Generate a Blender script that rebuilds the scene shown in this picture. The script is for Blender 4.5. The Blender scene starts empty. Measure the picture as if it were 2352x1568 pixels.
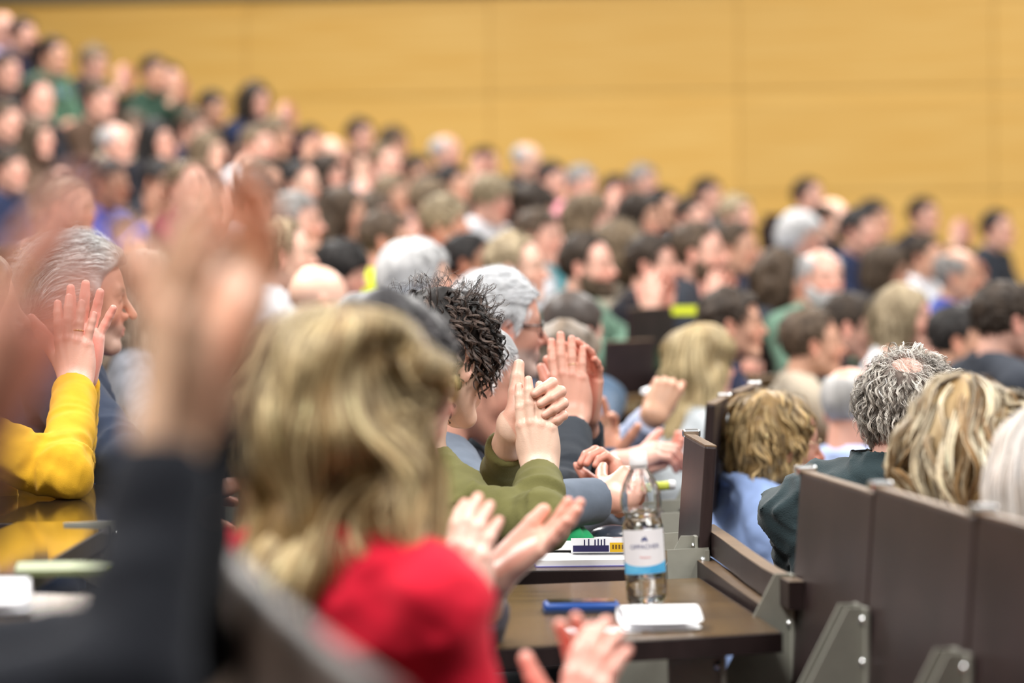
import bpy, math, random
import numpy as np
from mathutils import Vector, Matrix, Euler

# ------------------------------------------------------------------ camera
SC = bpy.context.scene
COL = SC.collection
FPX = 135.0 / 36.0 * 2352.0            # focal length in pixels of the 2352 px wide frame
PITCH = math.atan2(784 - 561, FPX)     # the horizon sits 223 px above the middle of the frame
CAMZ = 3.0
cam_data = bpy.data.cameras.new('camera')
cam_data.lens = 135
cam_data.sensor_width = 36
cam_data.clip_end = 200
cam_data.dof.use_dof = True
cam_data.dof.focus_distance = 7.35
cam_data.dof.aperture_fstop = 2.9
cam = bpy.data.objects.new('camera', cam_data)
cam.location = (0, 0, CAMZ)
CAM_R = Matrix.Rotation(math.pi / 2 - PITCH, 3, 'X') @ Matrix.Rotation(math.radians(-0.5), 3, 'Z')
cam.rotation_euler = CAM_R.to_euler()
COL.objects.link(cam)
SC.camera = cam

# ------------------------------------------------------------------ world and lights
world = bpy.data.worlds.new('hall_ambient')
SC.world = world
world.use_nodes = True
world.node_tree.nodes['Background'].inputs[0].default_value = (0.93, 0.96, 1.0, 1)
world.node_tree.nodes['Background'].inputs[1].default_value = 0.30

def area_light(name, loc, rot, sx, sy, power, col):
    ld = bpy.data.lights.new(name, 'AREA')
    ld.shape = 'RECTANGLE'
    ld.size = sx
    ld.size_y = sy
    ld.energy = power
    ld.color = col
    o = bpy.data.objects.new(name, ld)
    o.location = loc
    o.rotation_euler = rot
    COL.objects.link(o)
    return o
for _i, (_x, _y, _p) in enumerate([(-2.5, 4, 620), (3.5, 4, 540), (-2.5, 12, 680), (3.5, 12, 560),
                                   (-2.5, 20, 660), (3.5, 20, 520), (-2.5, 26.0, 340), (3.5, 26.0, 190)]):
    area_light('ceiling_light', (_x, _y, CAMZ + 4.3), (0, 0, 0), 2.2, 3.5, _p, (1.0, 0.965, 0.92))
area_light('stage_light', (11, 9, CAMZ + 3.2), (0, math.radians(62), 0), 3, 8, 200, (1.0, 0.97, 0.95))

SC.view_settings.view_transform = 'Standard'
SC.view_settings.look = 'None'
SC.view_settings.gamma = 1
SC.view_settings.use_curve_mapping = False
SC.view_settings.exposure = 0.0

def P(px, py, D):
    """world point seen at pixel (px, py) of the 2352x1568 frame, D metres ahead of the lens"""
    return CAM_R @ Vector(((px - 1176) / FPX * D, -(py - 784) / FPX * D, -D)) + Vector((0, 0, CAMZ))
# ------------------------------------------------------------------ distance-field modelling
F = np.float32
def V(*a): return np.array(a, F)
def smin(a, b, k):
    h = np.clip(0.5 + 0.5 * (b - a) / k, 0, 1)
    return b + (a - b) * h - k * h * (1 - h)
def smax(a, b, k): return -smin(-a, -b, k)
def ell(p, c, r, R=None):
    q = p - V(*c)
    if R is not None: q = q @ R
    r = V(*r)
    k0 = np.sqrt(((q / r) ** 2).sum(-1)) + 1e-9
    k1 = np.sqrt(((q / (r * r)) ** 2).sum(-1)) + 1e-9
    return k0 * (k0 - 1) / k1
def rc(p, a, b, ra, rb):
    a = np.asarray(a, F); b = np.asarray(b, F); ba = b - a
    t = np.clip(((p - a) @ ba) / max(float(ba @ ba), 1e-12), 0, 1)
    q = p - a - t[..., None] * ba
    return np.sqrt((q * q).sum(-1)) - (ra + (rb - ra) * t)
def box(p, c, h, r, R=None):
    q = p - V(*c)
    if R is not None: q = q @ R
    q = np.abs(q) - V(*h) + r
    return np.sqrt((np.maximum(q, 0) ** 2).sum(-1)) + np.minimum(q.max(-1), 0) - r
def rotm(ax, deg):
    return np.array(Matrix.Rotation(math.radians(deg), 3, ax), F)
_rs = np.random.RandomState(5)
_ND = [(_rs.randn(3).astype(F), _rs.rand() * 6.28) for _ in range(14)]
def noise(p, f, o=0):
    """cheap smooth noise, about -1..1"""
    s = 0; q = p * f
    w = np.sin(q[..., [1, 2, 0]] * 1.3 + o) * 0.8
    q = q + w
    for i in range(7):
        d, ph = _ND[(i + int(o)) % 14]
        s = s + np.sin(q @ d + ph + o)
    return s / 3.2

def surface(f, lo, hi, h):
    """naive surface nets on a lattice of pitch h; only blocks near the surface are evaluated finely"""
    lo = np.asarray(lo, F); hi = np.asarray(hi, F); B = 4
    nb = np.ceil((hi - lo) / (B * h)).astype(int) + 1
    ax = [lo[i] + (np.arange(nb[i]) + 0.5) * B * h for i in range(3)]
    cp = np.stack(np.meshgrid(*ax, indexing='ij'), -1).astype(F)
    cd = f(cp.reshape(-1, 3)).reshape(nb)
    act = np.abs(cd) < B * h * 1.25
    bi = np.argwhere(act)
    off = np.stack(np.meshgrid(*[np.arange(B)] * 3, indexing='ij'), -1).reshape(-1, 3)
    ii = (bi[:, None, :] * B + off[None]).reshape(-1, 3)
    fd = f((lo + (ii + 0.5) * h).astype(F))
    g = np.repeat(np.repeat(np.repeat(cd, B, 0), B, 1), B, 2).astype(F)
    g[ii[:, 0], ii[:, 1], ii[:, 2]] = fd
    s = g < 0
    n = np.array(g.shape)
    c = np.zeros(tuple(n - 1), np.int8)
    C8 = [(i, j, k) for i in (0, 1) for j in (0, 1) for k in (0, 1)]
    for i, j, k in C8:
        c += s[i:n[0] - 1 + i, j:n[1] - 1 + j, k:n[2] - 1 + k]
    mix = (c > 0) & (c < 8)
    ci = np.argwhere(mix)
    val = np.stack([g[ci[:, 0] + i, ci[:, 1] + j, ci[:, 2] + k] for i, j, k in C8], 1)
    pos = np.array(C8, F)
    acc = np.zeros((len(ci), 3), F); cnt = np.zeros((len(ci), 1), F)
    for a in range(8):
        for b in range(a + 1, 8):
            if sum(abs(np.array(C8[a]) - C8[b])) != 1: continue
            va, vb = val[:, a], val[:, b]
            m = ((va < 0) != (vb < 0))
            t = np.where(m, va / np.where(m, va - vb, 1), 0)[:, None]
            acc += np.where(m[:, None], pos[a] + t * (pos[b] - pos[a]), 0)
            cnt += m[:, None]
    vert = lo + (ci + 0.5 + acc / np.maximum(cnt, 1)) * h
    idx = np.full(mix.shape, -1, np.int64); idx[mix] = np.arange(len(ci))
    faces = []
    for axn in range(3):
        u, v = (axn + 1) % 3, (axn + 2) % 3
        sl0 = [slice(None)] * 3; sl1 = [slice(None)] * 3
        sl0[axn] = slice(0, -1); sl1[axn] = slice(1, None)
        e = s[tuple(sl0)] != s[tuple(sl1)]
        ei = np.argwhere(e)
        ok = (ei[:, u] > 0) & (ei[:, v] > 0) & (ei[:, u] < n[u] - 1) & (ei[:, v] < n[v] - 1)
        ei = ei[ok]
        du = np.zeros(3, int); du[u] = 1
        dv = np.zeros(3, int); dv[v] = 1
        q = [ei - du - dv, ei - dv, ei, ei - du]
        q = np.stack([idx[x[:, 0], x[:, 1], x[:, 2]] for x in q], 1)
        flip = s[ei[:, 0], ei[:, 1], ei[:, 2]]
        q = np.where(flip[:, None], q, q[:, ::-1])
        faces.append(q[(q >= 0).all(1)])
    return vert.astype(F), np.concatenate(faces)

def smooth_mesh(v, f, it=1, lam=0.5):
    for _ in range(it):
        acc = np.zeros_like(v); cnt = np.zeros((len(v), 1), F)
        for a, b in ((0, 1), (1, 2), (2, 3), (3, 0)):
            np.add.at(acc, f[:, a], v[f[:, b]]); np.add.at(acc, f[:, b], v[f[:, a]])
            np.add.at(cnt, f[:, a], 1); np.add.at(cnt, f[:, b], 1)
        v = v + lam * (acc / np.maximum(cnt, 1) - v)
    return v

def new_mesh(name, verts, faces, mats=(), cols=None, smooth=True):
    """verts (N,3), faces (M,4) or (M,3) arrays -> mesh"""
    me = bpy.data.meshes.new(name)
    verts = np.asarray(verts, F); faces = np.asarray(faces, np.int32)
    nv, nf, k = len(verts), len(faces), faces.shape[1]
    me.vertices.add(nv); me.vertices.foreach_set('co', verts.ravel())
    me.loops.add(nf * k); me.loops.foreach_set('vertex_index', faces.ravel())
    me.polygons.add(nf)
    me.polygons.foreach_set('loop_start', np.arange(0, nf * k, k, dtype=np.int32))
    try: me.polygons.foreach_set('loop_total', np.full(nf, k, np.int32))
    except Exception: pass
    me.polygons.foreach_set('use_smooth', np.full(nf, smooth, bool))
    if cols is not None:
        a = me.color_attributes.new('Col', 'FLOAT_COLOR', 'POINT')
        c = np.ones((nv, 4), F); c[:, :3] = cols
        a.data.foreach_set('color', c.ravel())
    for m in mats: me.materials.append(m)
    me.update(); me.validate()
    return me

class MB:
    """collects small hard-surface shapes into one mesh"""
    def __init__(s): s.v = []; s.f = []
    def add(s, vs, fs):
        o = len(s.v); s.v += [tuple(v) for v in vs]; s.f += [tuple(i + o for i in f) for f in fs]
    def box(s, c, h, M=None, bev=0.0):
        b = min(bev, min(h) * 0.9)
        c = Vector(c)
        if b <= 0:
            vs = [Vector((x * h[0], y * h[1], z * h[2])) for x in (-1, 1) for y in (-1, 1) for z in (-1, 1)]
            fs = [(0, 1, 3, 2), (4, 6, 7, 5), (0, 4, 5, 1), (2, 3, 7, 6), (0, 2, 6, 4), (1, 5, 7, 3)]
        else:
            import bmesh
            bm = bmesh.new(); bmesh.ops.create_cube(bm, size=2)
            for v in bm.verts: v.co = Vector((v.co.x * h[0], v.co.y * h[1], v.co.z * h[2]))
            bmesh.ops.bevel(bm, geom=list(bm.edges), offset=b, segments=2, profile=0.5, affect='EDGES')
            bm.verts.index_update()
            vs = [v.co.copy() for v in bm.verts]; fs = [tuple(v.index for v in f.verts) for f in bm.faces]
            bm.free()
        if M is not None: vs = [M @ v for v in vs]
        s.add([c + v for v in vs], fs); return s
    def prism(s, pts, d, M=None, c=(0, 0, 0)):
        """polygon pts (x,z) extruded along y by +-d"""
        n = len(pts)
        vs = [Vector((p[0], -d, p[1])) for p in pts] + [Vector((p[0], d, p[1])) for p in pts]
        fs = [tuple(range(n)), tuple(range(2 * n - 1, n - 1, -1))] + \
             [(i, i + n, (i + 1) % n + n, (i + 1) % n) for i in range(n)]
        if M is not None: vs = [M @ v for v in vs]
        s.add([Vector(c) + v for v in vs], fs); return s
    def tube(s, pts, r, n=10, cap=True):
        pts = [Vector(p) for p in pts]; rs = r if isinstance(r, (list, tuple)) else [r] * len(pts)
        vs = []; up = Vector((0, 0, 1)); L = len(pts)
        t0 = (pts[1] - pts[0]).normalized()
        if abs(t0.dot(up)) > .95: up = Vector((1, 0, 0))
        for i, p in enumerate(pts):
            t = (pts[min(i + 1, L - 1)] - pts[max(i - 1, 0)]).normalized()
            a = t.cross(up).normalized(); b = t.cross(a)
            vs += [p + (a * math.cos(k * 2 * math.pi / n) + b * math.sin(k * 2 * math.pi / n)) * rs[i] for k in range(n)]
        fs = [(i * n + k, i * n + (k + 1) % n, (i + 1) * n + (k + 1) % n, (i + 1) * n + k) for i in range(L - 1) for k in range(n)]
        if cap: fs += [tuple(range(n)), tuple((L - 1) * n + k for k in range(n - 1, -1, -1))]
        s.add(vs, fs); return s
    def lathe(s, prof, n=40, M=None, wav=None):
        """prof: list of (r, z)"""
        vs = []
        for r, z in prof:
            for k in range(n):
                a = k * 2 * math.pi / n
                rr = r if wav is None else r + wav(a, z)
                vs.append(Vector((rr * math.cos(a), rr * math.sin(a), z)))
        fs = [(i * n + k, i * n + (k + 1) % n, (i + 1) * n + (k + 1) % n, (i + 1) * n + k) for i in range(len(prof) - 1) for k in range(n)]
        if M is not None: vs = [M @ v for v in vs]
        s.add(vs, fs); return s
    def obj(s, name, mat, parent=None, smooth=False, loc=None):
        me = bpy.data.meshes.new(name)
        me.from_pydata([tuple(v) for v in s.v], [], s.f)
        import bmesh
        bm = bmesh.new(); bm.from_mesh(me); bmesh.ops.recalc_face_normals(bm, faces=bm.faces); bm.to_mesh(me); bm.free()
        if smooth: me.polygons.foreach_set('use_smooth', [True] * len(me.polygons))
        me.materials.append(mat)
        return link(name, me, parent, loc)

def link(name, me, parent=None, loc=None):
    o = bpy.data.objects.new(name, me)
    COL.objects.link(o)
    if parent is not None: o.parent = parent
    if loc is not None: o.location = loc
    return o
def tag(o, label=None, cat=None, group=None, kind=None):
    if label: o['label'] = label
    if cat: o['category'] = cat
    if group: o['group'] = group
    if kind: o['kind'] = kind
    return o
def thing(name, label, cat, loc=(0, 0, 0), rz=0, group=None):
    o = bpy.data.objects.new(name, None); COL.objects.link(o)
    o.location = loc; o.rotation_euler = (0, 0, rz); o.empty_display_size = 0.1
    return tag(o, label, cat, group)

# ------------------------------------------------------------------ materials
def srgb(r, g, b):
    def f(c):
        c = c / 255.0
        return c / 12.92 if c <= 0.04045 else ((c + 0.055) / 1.055) ** 2.4
    return (f(r), f(g), f(b))
_mats = {}
def mat(name, col, rough=0.6, spec=0.5, metal=0.0, var=0.06, scale=40, bump=0.0, coat=0.0, stretch=None, sheen=0.0,
        col2=None, trans=0.0, ior=1.45, sss=0.0, bscale=None, var_detail=4):
    """procedural principled material: base colour varied by noise, optional fine bump"""
    if name in _mats: return _mats[name]
    m = bpy.data.materials.new(name); m.use_nodes = True
    nt = m.node_tree; b = nt.nodes['Principled BSDF']
    b.inputs['Roughness'].default_value = rough
    b.inputs['Specular IOR Level'].default_value = spec
    b.inputs['Metallic'].default_value = metal
    b.inputs['Coat Weight'].default_value = coat
    b.inputs['Sheen Weight'].default_value = sheen
    b.inputs['Transmission Weight'].default_value = trans
    b.inputs['IOR'].default_value = ior
    if sss: b.inputs['Subsurface Weight'].default_value = sss; b.inputs['Subsurface Radius'].default_value = (.012, .004, .002); b.inputs['Subsurface Scale'].default_value = 1
    tc = nt.nodes.new('ShaderNodeTexCoord'); mp = nt.nodes.new('ShaderNodeMapping')
    nt.links.new(tc.outputs['Object'], mp.inputs[0])
    if stretch: mp.inputs['Scale'].default_value = stretch
    nz = nt.nodes.new('ShaderNodeTexNoise'); nz.inputs['Scale'].default_value = scale; nz.inputs['Detail'].default_value = var_detail
    nt.links.new(mp.outputs[0], nz.inputs['Vector'])
    rp = nt.nodes.new('ShaderNodeValToRGB')
    c1 = tuple(max(0, c * (1 - var)) for c in col); c2 = col2 or tuple(c * (1 + var) for c in col)
    rp.color_ramp.elements[0].position = .3; rp.color_ramp.elements[1].position = .7
    rp.color_ramp.elements[0].color = (*c1, 1); rp.color_ramp.elements[1].color = (*c2, 1)
    nt.links.new(nz.outputs[0], rp.inputs[0]); nt.links.new(rp.outputs[0], b.inputs['Base Color'])
    if bump:
        n2 = nt.nodes.new('ShaderNodeTexNoise'); n2.inputs['Scale'].default_value = bscale or scale * 6
        nt.links.new(mp.outputs[0], n2.inputs['Vector'])
        bp = nt.nodes.new('ShaderNodeBump'); bp.inputs['Strength'].default_value = bump; bp.inputs['Distance'].default_value = 0.002
        nt.links.new(n2.outputs[0], bp.inputs['Height']); nt.links.new(bp.outputs[0], b.inputs['Normal'])
    _mats[name] = m
    return m
def attr_mat(name, rough=0.5, spec=0.4, sss=0.0, bump=0.0, scale=300, tint=(1, 1, 1), var=.05, vscale=60, sheen=0):
    """base colour from the mesh's own colour attribute, times a noise variation and a tint"""
    if name in _mats: return _mats[name]
    m = bpy.data.materials.new(name); m.use_nodes = True
    nt = m.node_tree; b = nt.nodes['Principled BSDF']
    b.inputs['Roughness'].default_value = rough; b.inputs['Specular IOR Level'].default_value = spec
    b.inputs['Sheen Weight'].default_value = sheen
    if sss:
        b.inputs['Subsurface Weight'].default_value = sss
        b.inputs['Subsurface Radius'].default_value = (1.0, .35, .2); b.inputs['Subsurface Scale'].default_value = .008
    at = nt.nodes.new('ShaderNodeAttribute'); at.attribute_name = 'Col'
    tc = nt.nodes.new('ShaderNodeTexCoord')
    nz = nt.nodes.new('ShaderNodeTexNoise'); nz.inputs['Scale'].default_value = vscale
    nt.links.new(tc.outputs['Object'], nz.inputs['Vector'])
    mr = nt.nodes.new('ShaderNodeMapRange'); mr.inputs[1].default_value = .3; mr.inputs[2].default_value = .7
    mr.inputs[3].default_value = 1 - var; mr.inputs[4].default_value = 1 + var
    nt.links.new(nz.outputs[0], mr.inputs[0])
    v1 = nt.nodes.new('ShaderNodeVectorMath'); v1.operation = 'MULTIPLY'; v1.inputs[1].default_value = tint
    nt.links.new(at.outputs['Color'], v1.inputs[0])
    v2 = nt.nodes.new('ShaderNodeVectorMath'); v2.operation = 'SCALE'
    nt.links.new(v1.outputs[0], v2.inputs[0]); nt.links.new(mr.outputs[0], v2.inputs['Scale'])
    nt.links.new(v2.outputs[0], b.inputs['Base Color'])
    if bump:
        n2 = nt.nodes.new('ShaderNodeTexNoise'); n2.inputs['Scale'].default_value = scale
        nt.links.new(tc.outputs['Object'], n2.inputs['Vector'])
        bp = nt.nodes.new('ShaderNodeBump'); bp.inputs['Strength'].default_value = bump; bp.inputs['Distance'].default_value = 0.0015
        nt.links.new(n2.outputs[0], bp.inputs['Height']); nt.links.new(bp.outputs[0], b.inputs['Normal'])
    _mats[name] = m
    return m

# ------------------------------------------------------------------ human head (x forward, y left, z up, metres, origin between the ears)
def skull(p):
    d = ell(p, (-.014, 0, .028), (.099, .076, .087))
    d = smin(d, ell(p, (.028, 0, -.018), (.062, .060, .088)), .035)
    return d
def to_head(p, o):
    """body frame -> head frame (the head nods and turns about the top of the neck)"""
    if o.get('Rh') is None: return p
    pv = V(-.03, 0, -.075)
    return (p - pv) @ o['Rh'] + pv
def from_head(p, o):
    if o.get('Rh') is None: return p
    pv = V(-.03, 0, -.075)
    return (p - pv) @ o['Rh'].T + pv
def head_sdf(pb, o):
    fem = o.get('fem', 0)
    p = to_head(pb, o)
    q = p.copy(); q[:, 1] = np.abs(q[:, 1])
    d = skull(p)
    j = .9 if fem else 1.0
    d = smin(d, rc(q, (-.002, .050 * j, -.062), (.066, .014, -.103), .021, .021), .028)      # jaw
    d = smin(d, ell(q, (.052, .036, -.035), (.028, .024, .027)), .02)                        # cheekbone
    d = smin(d, rc(q, (.081, .004, .014), (.070, .040, .018), .010 if fem else .013, .010), .014)   # brow
    nl = o.get('nose', 1.0)
    d = smin(d, rc(p, (.087, 0, .010), (.086 + .029 * nl, 0, -.032), .0075, .0100), .008)    # nose
    d = smin(d, ell(q, (.095, .011, -.036), (.013, .0085, .009)), .005)
    d = smin(d, ell(p, (.084, 0, -.063), (.014, .027, .022)), .014)                          # muzzle
    d = smin(d, rc(q, (.0975, 0, -.0635), (.085, .021, -.067), .0058, .0034), .003)          # upper lip
    d = smin(d, rc(q, (.0955, 0, -.0755), (.083, .019, -.071), .0066, .0034), .003)          # lower lip
    d = smin(d, ell(p, (.079, 0, -.104), (.019, .022, .017)), .016)                          # chin
    d = smax(d, -ell(q, (.100, .031, -.001), (.019, .017, .0125)), .009)                     # eye socket
    d = smin(d, ell(q, (.0725, .031, -.001), (.0140, .0160, .0125)), .003)                   # eyelid and eye
    if o.get('ears', 1):
        R = rotm('Y', -12) @ rotm('Z', 22)
        e = ell(q, (-.010, .080, -.016), (.0185, .0075, .0335), R)
        e = smin(e, ell(q, (-.006, .077, -.043), (.010, .0065, .010)), .008)
        e = smax(e, -ell(q, (-.004, .0885, -.014), (.0115, .0075, .022), R), .003)
        e = smin(e, ell(q, (.004, .0775, -.020), (.005, .006, .008)), .004)
        d = smin(d, e, .006)
    nr = .045 if fem else .054
    nr *= o.get('neck', 1)
    n = smin(rc(pb, (-.028, 0, -.055), o.get('nb', (-.060, 0, -.20)), nr, nr * 1.06), ell(pb, (-.045, 0, -.235), (.075, .12, .045)), .04)
    d = smin(d, n, .020)
    if o.get('jowl'): d = smin(d, ell(p, (.03, 0, -.10), (.045, .045, .028)), .03)
    return d
def lerpc(c, t, w):
    w = np.clip(w, 0, 1)[:, None]
    return c * (1 - w) + np.asarray(t, F) * w
def g(p, c, r): return np.exp(-(((p - V(*c)) / V(*r)) ** 2).sum(-1))
def head_cols(pb, o):
    p = to_head(pb, o)
    sk = np.array(o.get('skin', SKIN), F)
    q = p.copy(); q[:, 1] = np.abs(q[:, 1])
    c = np.tile(sk, (len(p), 1))
    red = sk * V(1.02, .62, .58)
    c = lerpc(c, red, .55 * g(q, (.08, .035, -.04), (.04, .03, .03)) + .6 * g(q, (.115, 0, -.035), (.02, .02, .018)) +
              .5 * (q[:, 1] > .077) * (p[:, 2] > -.06) + .25 * g(q, (.06, .02, .06), (.05, .05, .03)))
    c = lerpc(c, sk * V(.95, .50, .50), 1.0 * g(q, (.099, 0, -.069), (.012, .022, .0085)) * (p[:, 0] > .085))
    br = np.array(o.get('brow', (.10, .07, .05)), F)
    c = lerpc(c, br, o.get('browk', .75) * g(q, (.083, .032, .021), (.02, .019, .0055)))
    c = lerpc(c, br * .6, .85 * g(q, (.088, .031, -.001), (.01, .012, .0028)))
    if o.get('stubble'):
        w = np.clip((-.045 - p[:, 2] + .3 * np.maximum(0, .03 - p[:, 0])) / .02, 0, 1) * (p[:, 2] > -.125) * (p[:, 0] > -.02)
        w = w * (1 - g(q, (.099, 0, -.069), (.02, .02, .008)))
        c = lerpc(c, o['stubble'], w * o.get('stubk', .5))
    return c
SKIN = srgb(222, 182, 162)

def hair_zmin(x, style):
    if style == 'male':   xs, zs = [-.12, -.06, -.03, .0, .022, .04, .060, .085], [-.085, -.085, -.05, -.012, -.005, .045, .066, .074]
    elif style == 'recede': xs, zs = [-.12, -.06, -.03, .0, .018, .035, .05, .085], [-.085, -.085, -.05, -.012, .0, .06, .088, .12]
    elif style == 'fringe': xs, zs = [-.12, -.06, -.03, .0, .02, .035, .05, .085], [-.08, -.08, -.045, -.01, .0, .03, .075, .1]
    else: xs, zs = [-.12, -.06, -.02, .02, .04, .06, .085], [-.09, -.09, -.06, -.02, .02, .05, .064]
    return np.interp(x, xs, zs).astype(F)

def hair_sdf(p, o):
    """volume of the hair mass"""
    if o.get('hs'): p = (p - V(0, 0, .02)) / o['hs'] + V(0, 0, .02)
    st = o['hair']; th = o.get('th', .016); n = o.get('hn', .006) * noise(p, o.get('hf', 45), o.get('seed', 0)) 
    q = p.copy(); q[:, 1] = np.abs(q[:, 1])
    sk = skull(p)
    if st in ('short', 'recede', 'fringe', 'curly'):
        t = th * (0.55 + .45 * np.clip((p[:, 2] + .05) / .1, 0, 1))
        zm = hair_zmin(p[:, 0], {'short': 'male', 'recede': 'recede', 'fringe': 'fringe', 'curly': 'full'}[st])
        d = smax(sk - t - n, (zm - p[:, 2]) * .8, .012)
        if st == 'fringe': d = smax(d, -ell(p, (.015, 0, .11), (.105, .07, .075)), .012)
        if st == 'curly': d = smin(d, ell(p, (-.045, 0, .0), (.10, .10, .115)) - n, .03)
        if st != 'curly': d = smax(d, -ell(q, (-.006, .09, -.018), (.024, .024, .040)), .006)
        if o.get('bald'):
            b_ = o['bald']; d = smax(d, -ell(p, b_[0], b_[1]), .006)
        return d
    face = ell(p, (.105, 0, -.035), o.get('facer', (.066, .110, .094)))
    if st == 'bob':
        L = o.get('len', -.13)
        d = ell(p, (-.018, 0, .012), (.121, .100, .120))
        d = smin(d, ell(p, (-.030, 0, -.055), (.098, .098, .10)), .03)
        d = smax(d, (L - p[:, 2]) + .008 * noise(p, 60, 3), .02)
    elif st == 'long':
        L = o.get('len', -.30)
        d = ell(p, (-.014, 0, .022), (.113, .093, .106))
        d = smin(d, rc(q, (-.035, .052, -.03), (-.045, .080, L), .056, .045), .03)
        d = smin(d, rc(p, (-.070, 0, -.03), (-.095, 0, L), .06, .055), .04)
        if o.get('side'): d = smin(d, rc(q, (.01, .07, -.03), (.03, .085, L + .03), .028, .03), .03)
    elif st == 'bowl':
        d = ell(p, (-.009, 0, .026), (.113, .092, .098))
        d = smax(d, (np.interp(p[:, 0], [-.1, 0, .05, .09], [-.07, -.045, -.015, .035]) - p[:, 2]).astype(F), .015)
        face = ell(p, (.115, 0, -.055), (.066, .11, .085))
    elif st == 'bun':
        d = smax(sk - th - n * .5, (hair_zmin(p[:, 0], 'full') - p[:, 2]) * .8, .012)
        d = smin(d, ell(p, (-.120, 0, .03), (.036, .036, .036)), .02)
        return d
    d = d - n
    d = smax(d, -face, .02)
    d = smax(d, -rc(p, (-.02, 0, -.10), (-.05, 0, -.34), .035, .06), .02) if st in ('bob',) else d
    return d

def strands(o, N, seg, length, width, rs, comb, sdf=skull, rootmask=None, lift=(.002, .014), curl=0., curlf=60, wild=0., clump=0, c0=(.1, .07, .05), c1=(.3, .2, .1), cvar=.3, gravity=0., helix=None, avoid=None, lockoff=0, locks=None):
    N_all = N
    if locks: N = max(1, N // locks[0])
    """combed strands as thin ribbons; returns verts, faces, cols (head frame)"""
    P0 = []
    while sum(len(x) for x in P0) < N:
        u = rs.randn(N * 2, 3).astype(F); u /= np.linalg.norm(u, axis=1)[:, None]
        p = V(-.01, 0, .01) + u * .12
        for _ in range(6):
            e = .002; s = sdf(p)
            gr = np.stack([sdf(p + V(e, 0, 0)) - s, sdf(p + V(0, e, 0)) - s, sdf(p + V(0, 0, e)) - s], 1) / e
            p = p - gr * s[:, None]
        m = rootmask(p); P0.append(p[m])
        if len(P0) > 30: break
    p = np.concatenate(P0)[:N]; N = len(p)
    if clump:
        # shared noise offsets so neighbouring strands travel together
        pass
    L = length * (0.75 + .5 * rs.rand(N, 1)).astype(F)
    if callable(length): L = length(p)[:, None] * (0.8 + .4 * rs.rand(N, 1)).astype(F)
    off = (lift[0] + (lift[1] - lift[0]) * rs.rand(N)).astype(F)
    if lockoff: off = off * (1 + lockoff * noise(p, 26, 6))
    if wild: off = off + (rs.rand(N) < .12) * rs.rand(N) * wild
    st = (L / seg)
    ph = (rs.rand(N, 1) * 6.28).astype(F)
    pts = [p]; nrm = []
    rnd = rs.randn(N, 3).astype(F)
    pd = None
    for k in range(seg):
        e = .002; s = sdf(p)
        gr = np.stack([sdf(p + V(e, 0, 0)) - s, sdf(p + V(0, e, 0)) - s, sdf(p + V(0, 0, e)) - s], 1) / e
        gr /= np.linalg.norm(gr, axis=1)[:, None] + 1e-6
        c = comb(p).astype(F)
        c = c - gr * (c * gr).sum(1)[:, None]
        c /= np.linalg.norm(c, axis=1)[:, None] + 1e-6
        tgt = off * min(1, (k + 1.5) / (seg * .5))
        d = c + gr * np.clip((tgt - s) / st[:, 0] * .9, -1.2, 1.5)[:, None]
        nz = np.stack([noise(p, curlf * .5, 1), noise(p, curlf * .5, 4), noise(p, curlf * .5, 7)], 1)
        d = d + nz * .35 * (1 + clump) + rnd * wild * 4
        if curl:
            b = np.cross(c, gr); a = ph + k * 1.35 + 3 * noise(p, 20, 2)[:, None]
            d = d + curl * (b * np.cos(a) + gr * np.sin(a))
        if gravity: d = d + V(0, 0, -gravity) * (k / seg)
        d /= np.linalg.norm(d, axis=1)[:, None] + 1e-6
        if pd is not None: d = .45 * pd + .55 * d if not curl else .2 * pd + .8 * d
        pd = d
        p = p + d * st
        pts.append(p); nrm.append(gr)
    nrm.append(nrm[-1])
    if helix:
        r0, turns, kf = helix
        a0 = 5.5 * noise(pts[0], kf, 3)[:, None] + .35 * rs.randn(N, 1).astype(F)
        tn = turns * (1 + .35 * noise(pts[0], kf * .8, 9)[:, None])
        new = []
        for k in range(seg + 1):
            t = k / seg; a = a0 + tn * 6.28 * t
            i = min(k + 1, seg); j = max(k - 1, 0)
            tg = pts[i] - pts[j]; tg /= np.linalg.norm(tg, axis=1)[:, None] + 1e-6
            b = np.cross(tg, nrm[k])
            rr = r0 * min(1, t * 2.5) * (.8 + .4 * rnd[:, :1] * .3)
            new.append(pts[k] + rr * (b * np.cos(a) + nrm[k] * np.sin(a)))
        pts = new
    if avoid is not None:
        ok = np.ones(N, bool)
        for q_ in pts: ok &= ell(q_, avoid[0], avoid[1]) > 0
        pts = [x[ok] for x in pts]; nrm = [x[ok] for x in nrm]; N = int(ok.sum())
    verts = []; cols = []
    cr = (1 + cvar * rs.randn(N, 1)).astype(F)
    mixr = np.clip(rs.rand(N, 1) * 1.3 - .15, 0, 1).astype(F)
    if locks:      # every guide becomes a lock of nearly parallel strands
        nc, spr = locks
        ov = rs.randn(N * nc, 3).astype(F) * spr * .6; o2 = rs.randn(N * nc, 3).astype(F) * spr * .18
        rp = lambda x: np.repeat(x, nc, 0)
        pts = [rp(x) + ov * (1 - .72 * (k / seg) ** .7) + o2 * math.sin(k * 1.1) for k, x in enumerate(pts)]
        nrm = [rp(x) for x in nrm]; cr = rp(cr) * (1 + .18 * rs.randn(N * nc, 1)).astype(F)
        mixr = np.clip(rp(mixr) + .2 * rs.randn(N * nc, 1).astype(F), 0, 1); N = N * nc
    base = np.asarray(c0, F) * (1 - mixr) + np.asarray(c1, F) * mixr
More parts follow.
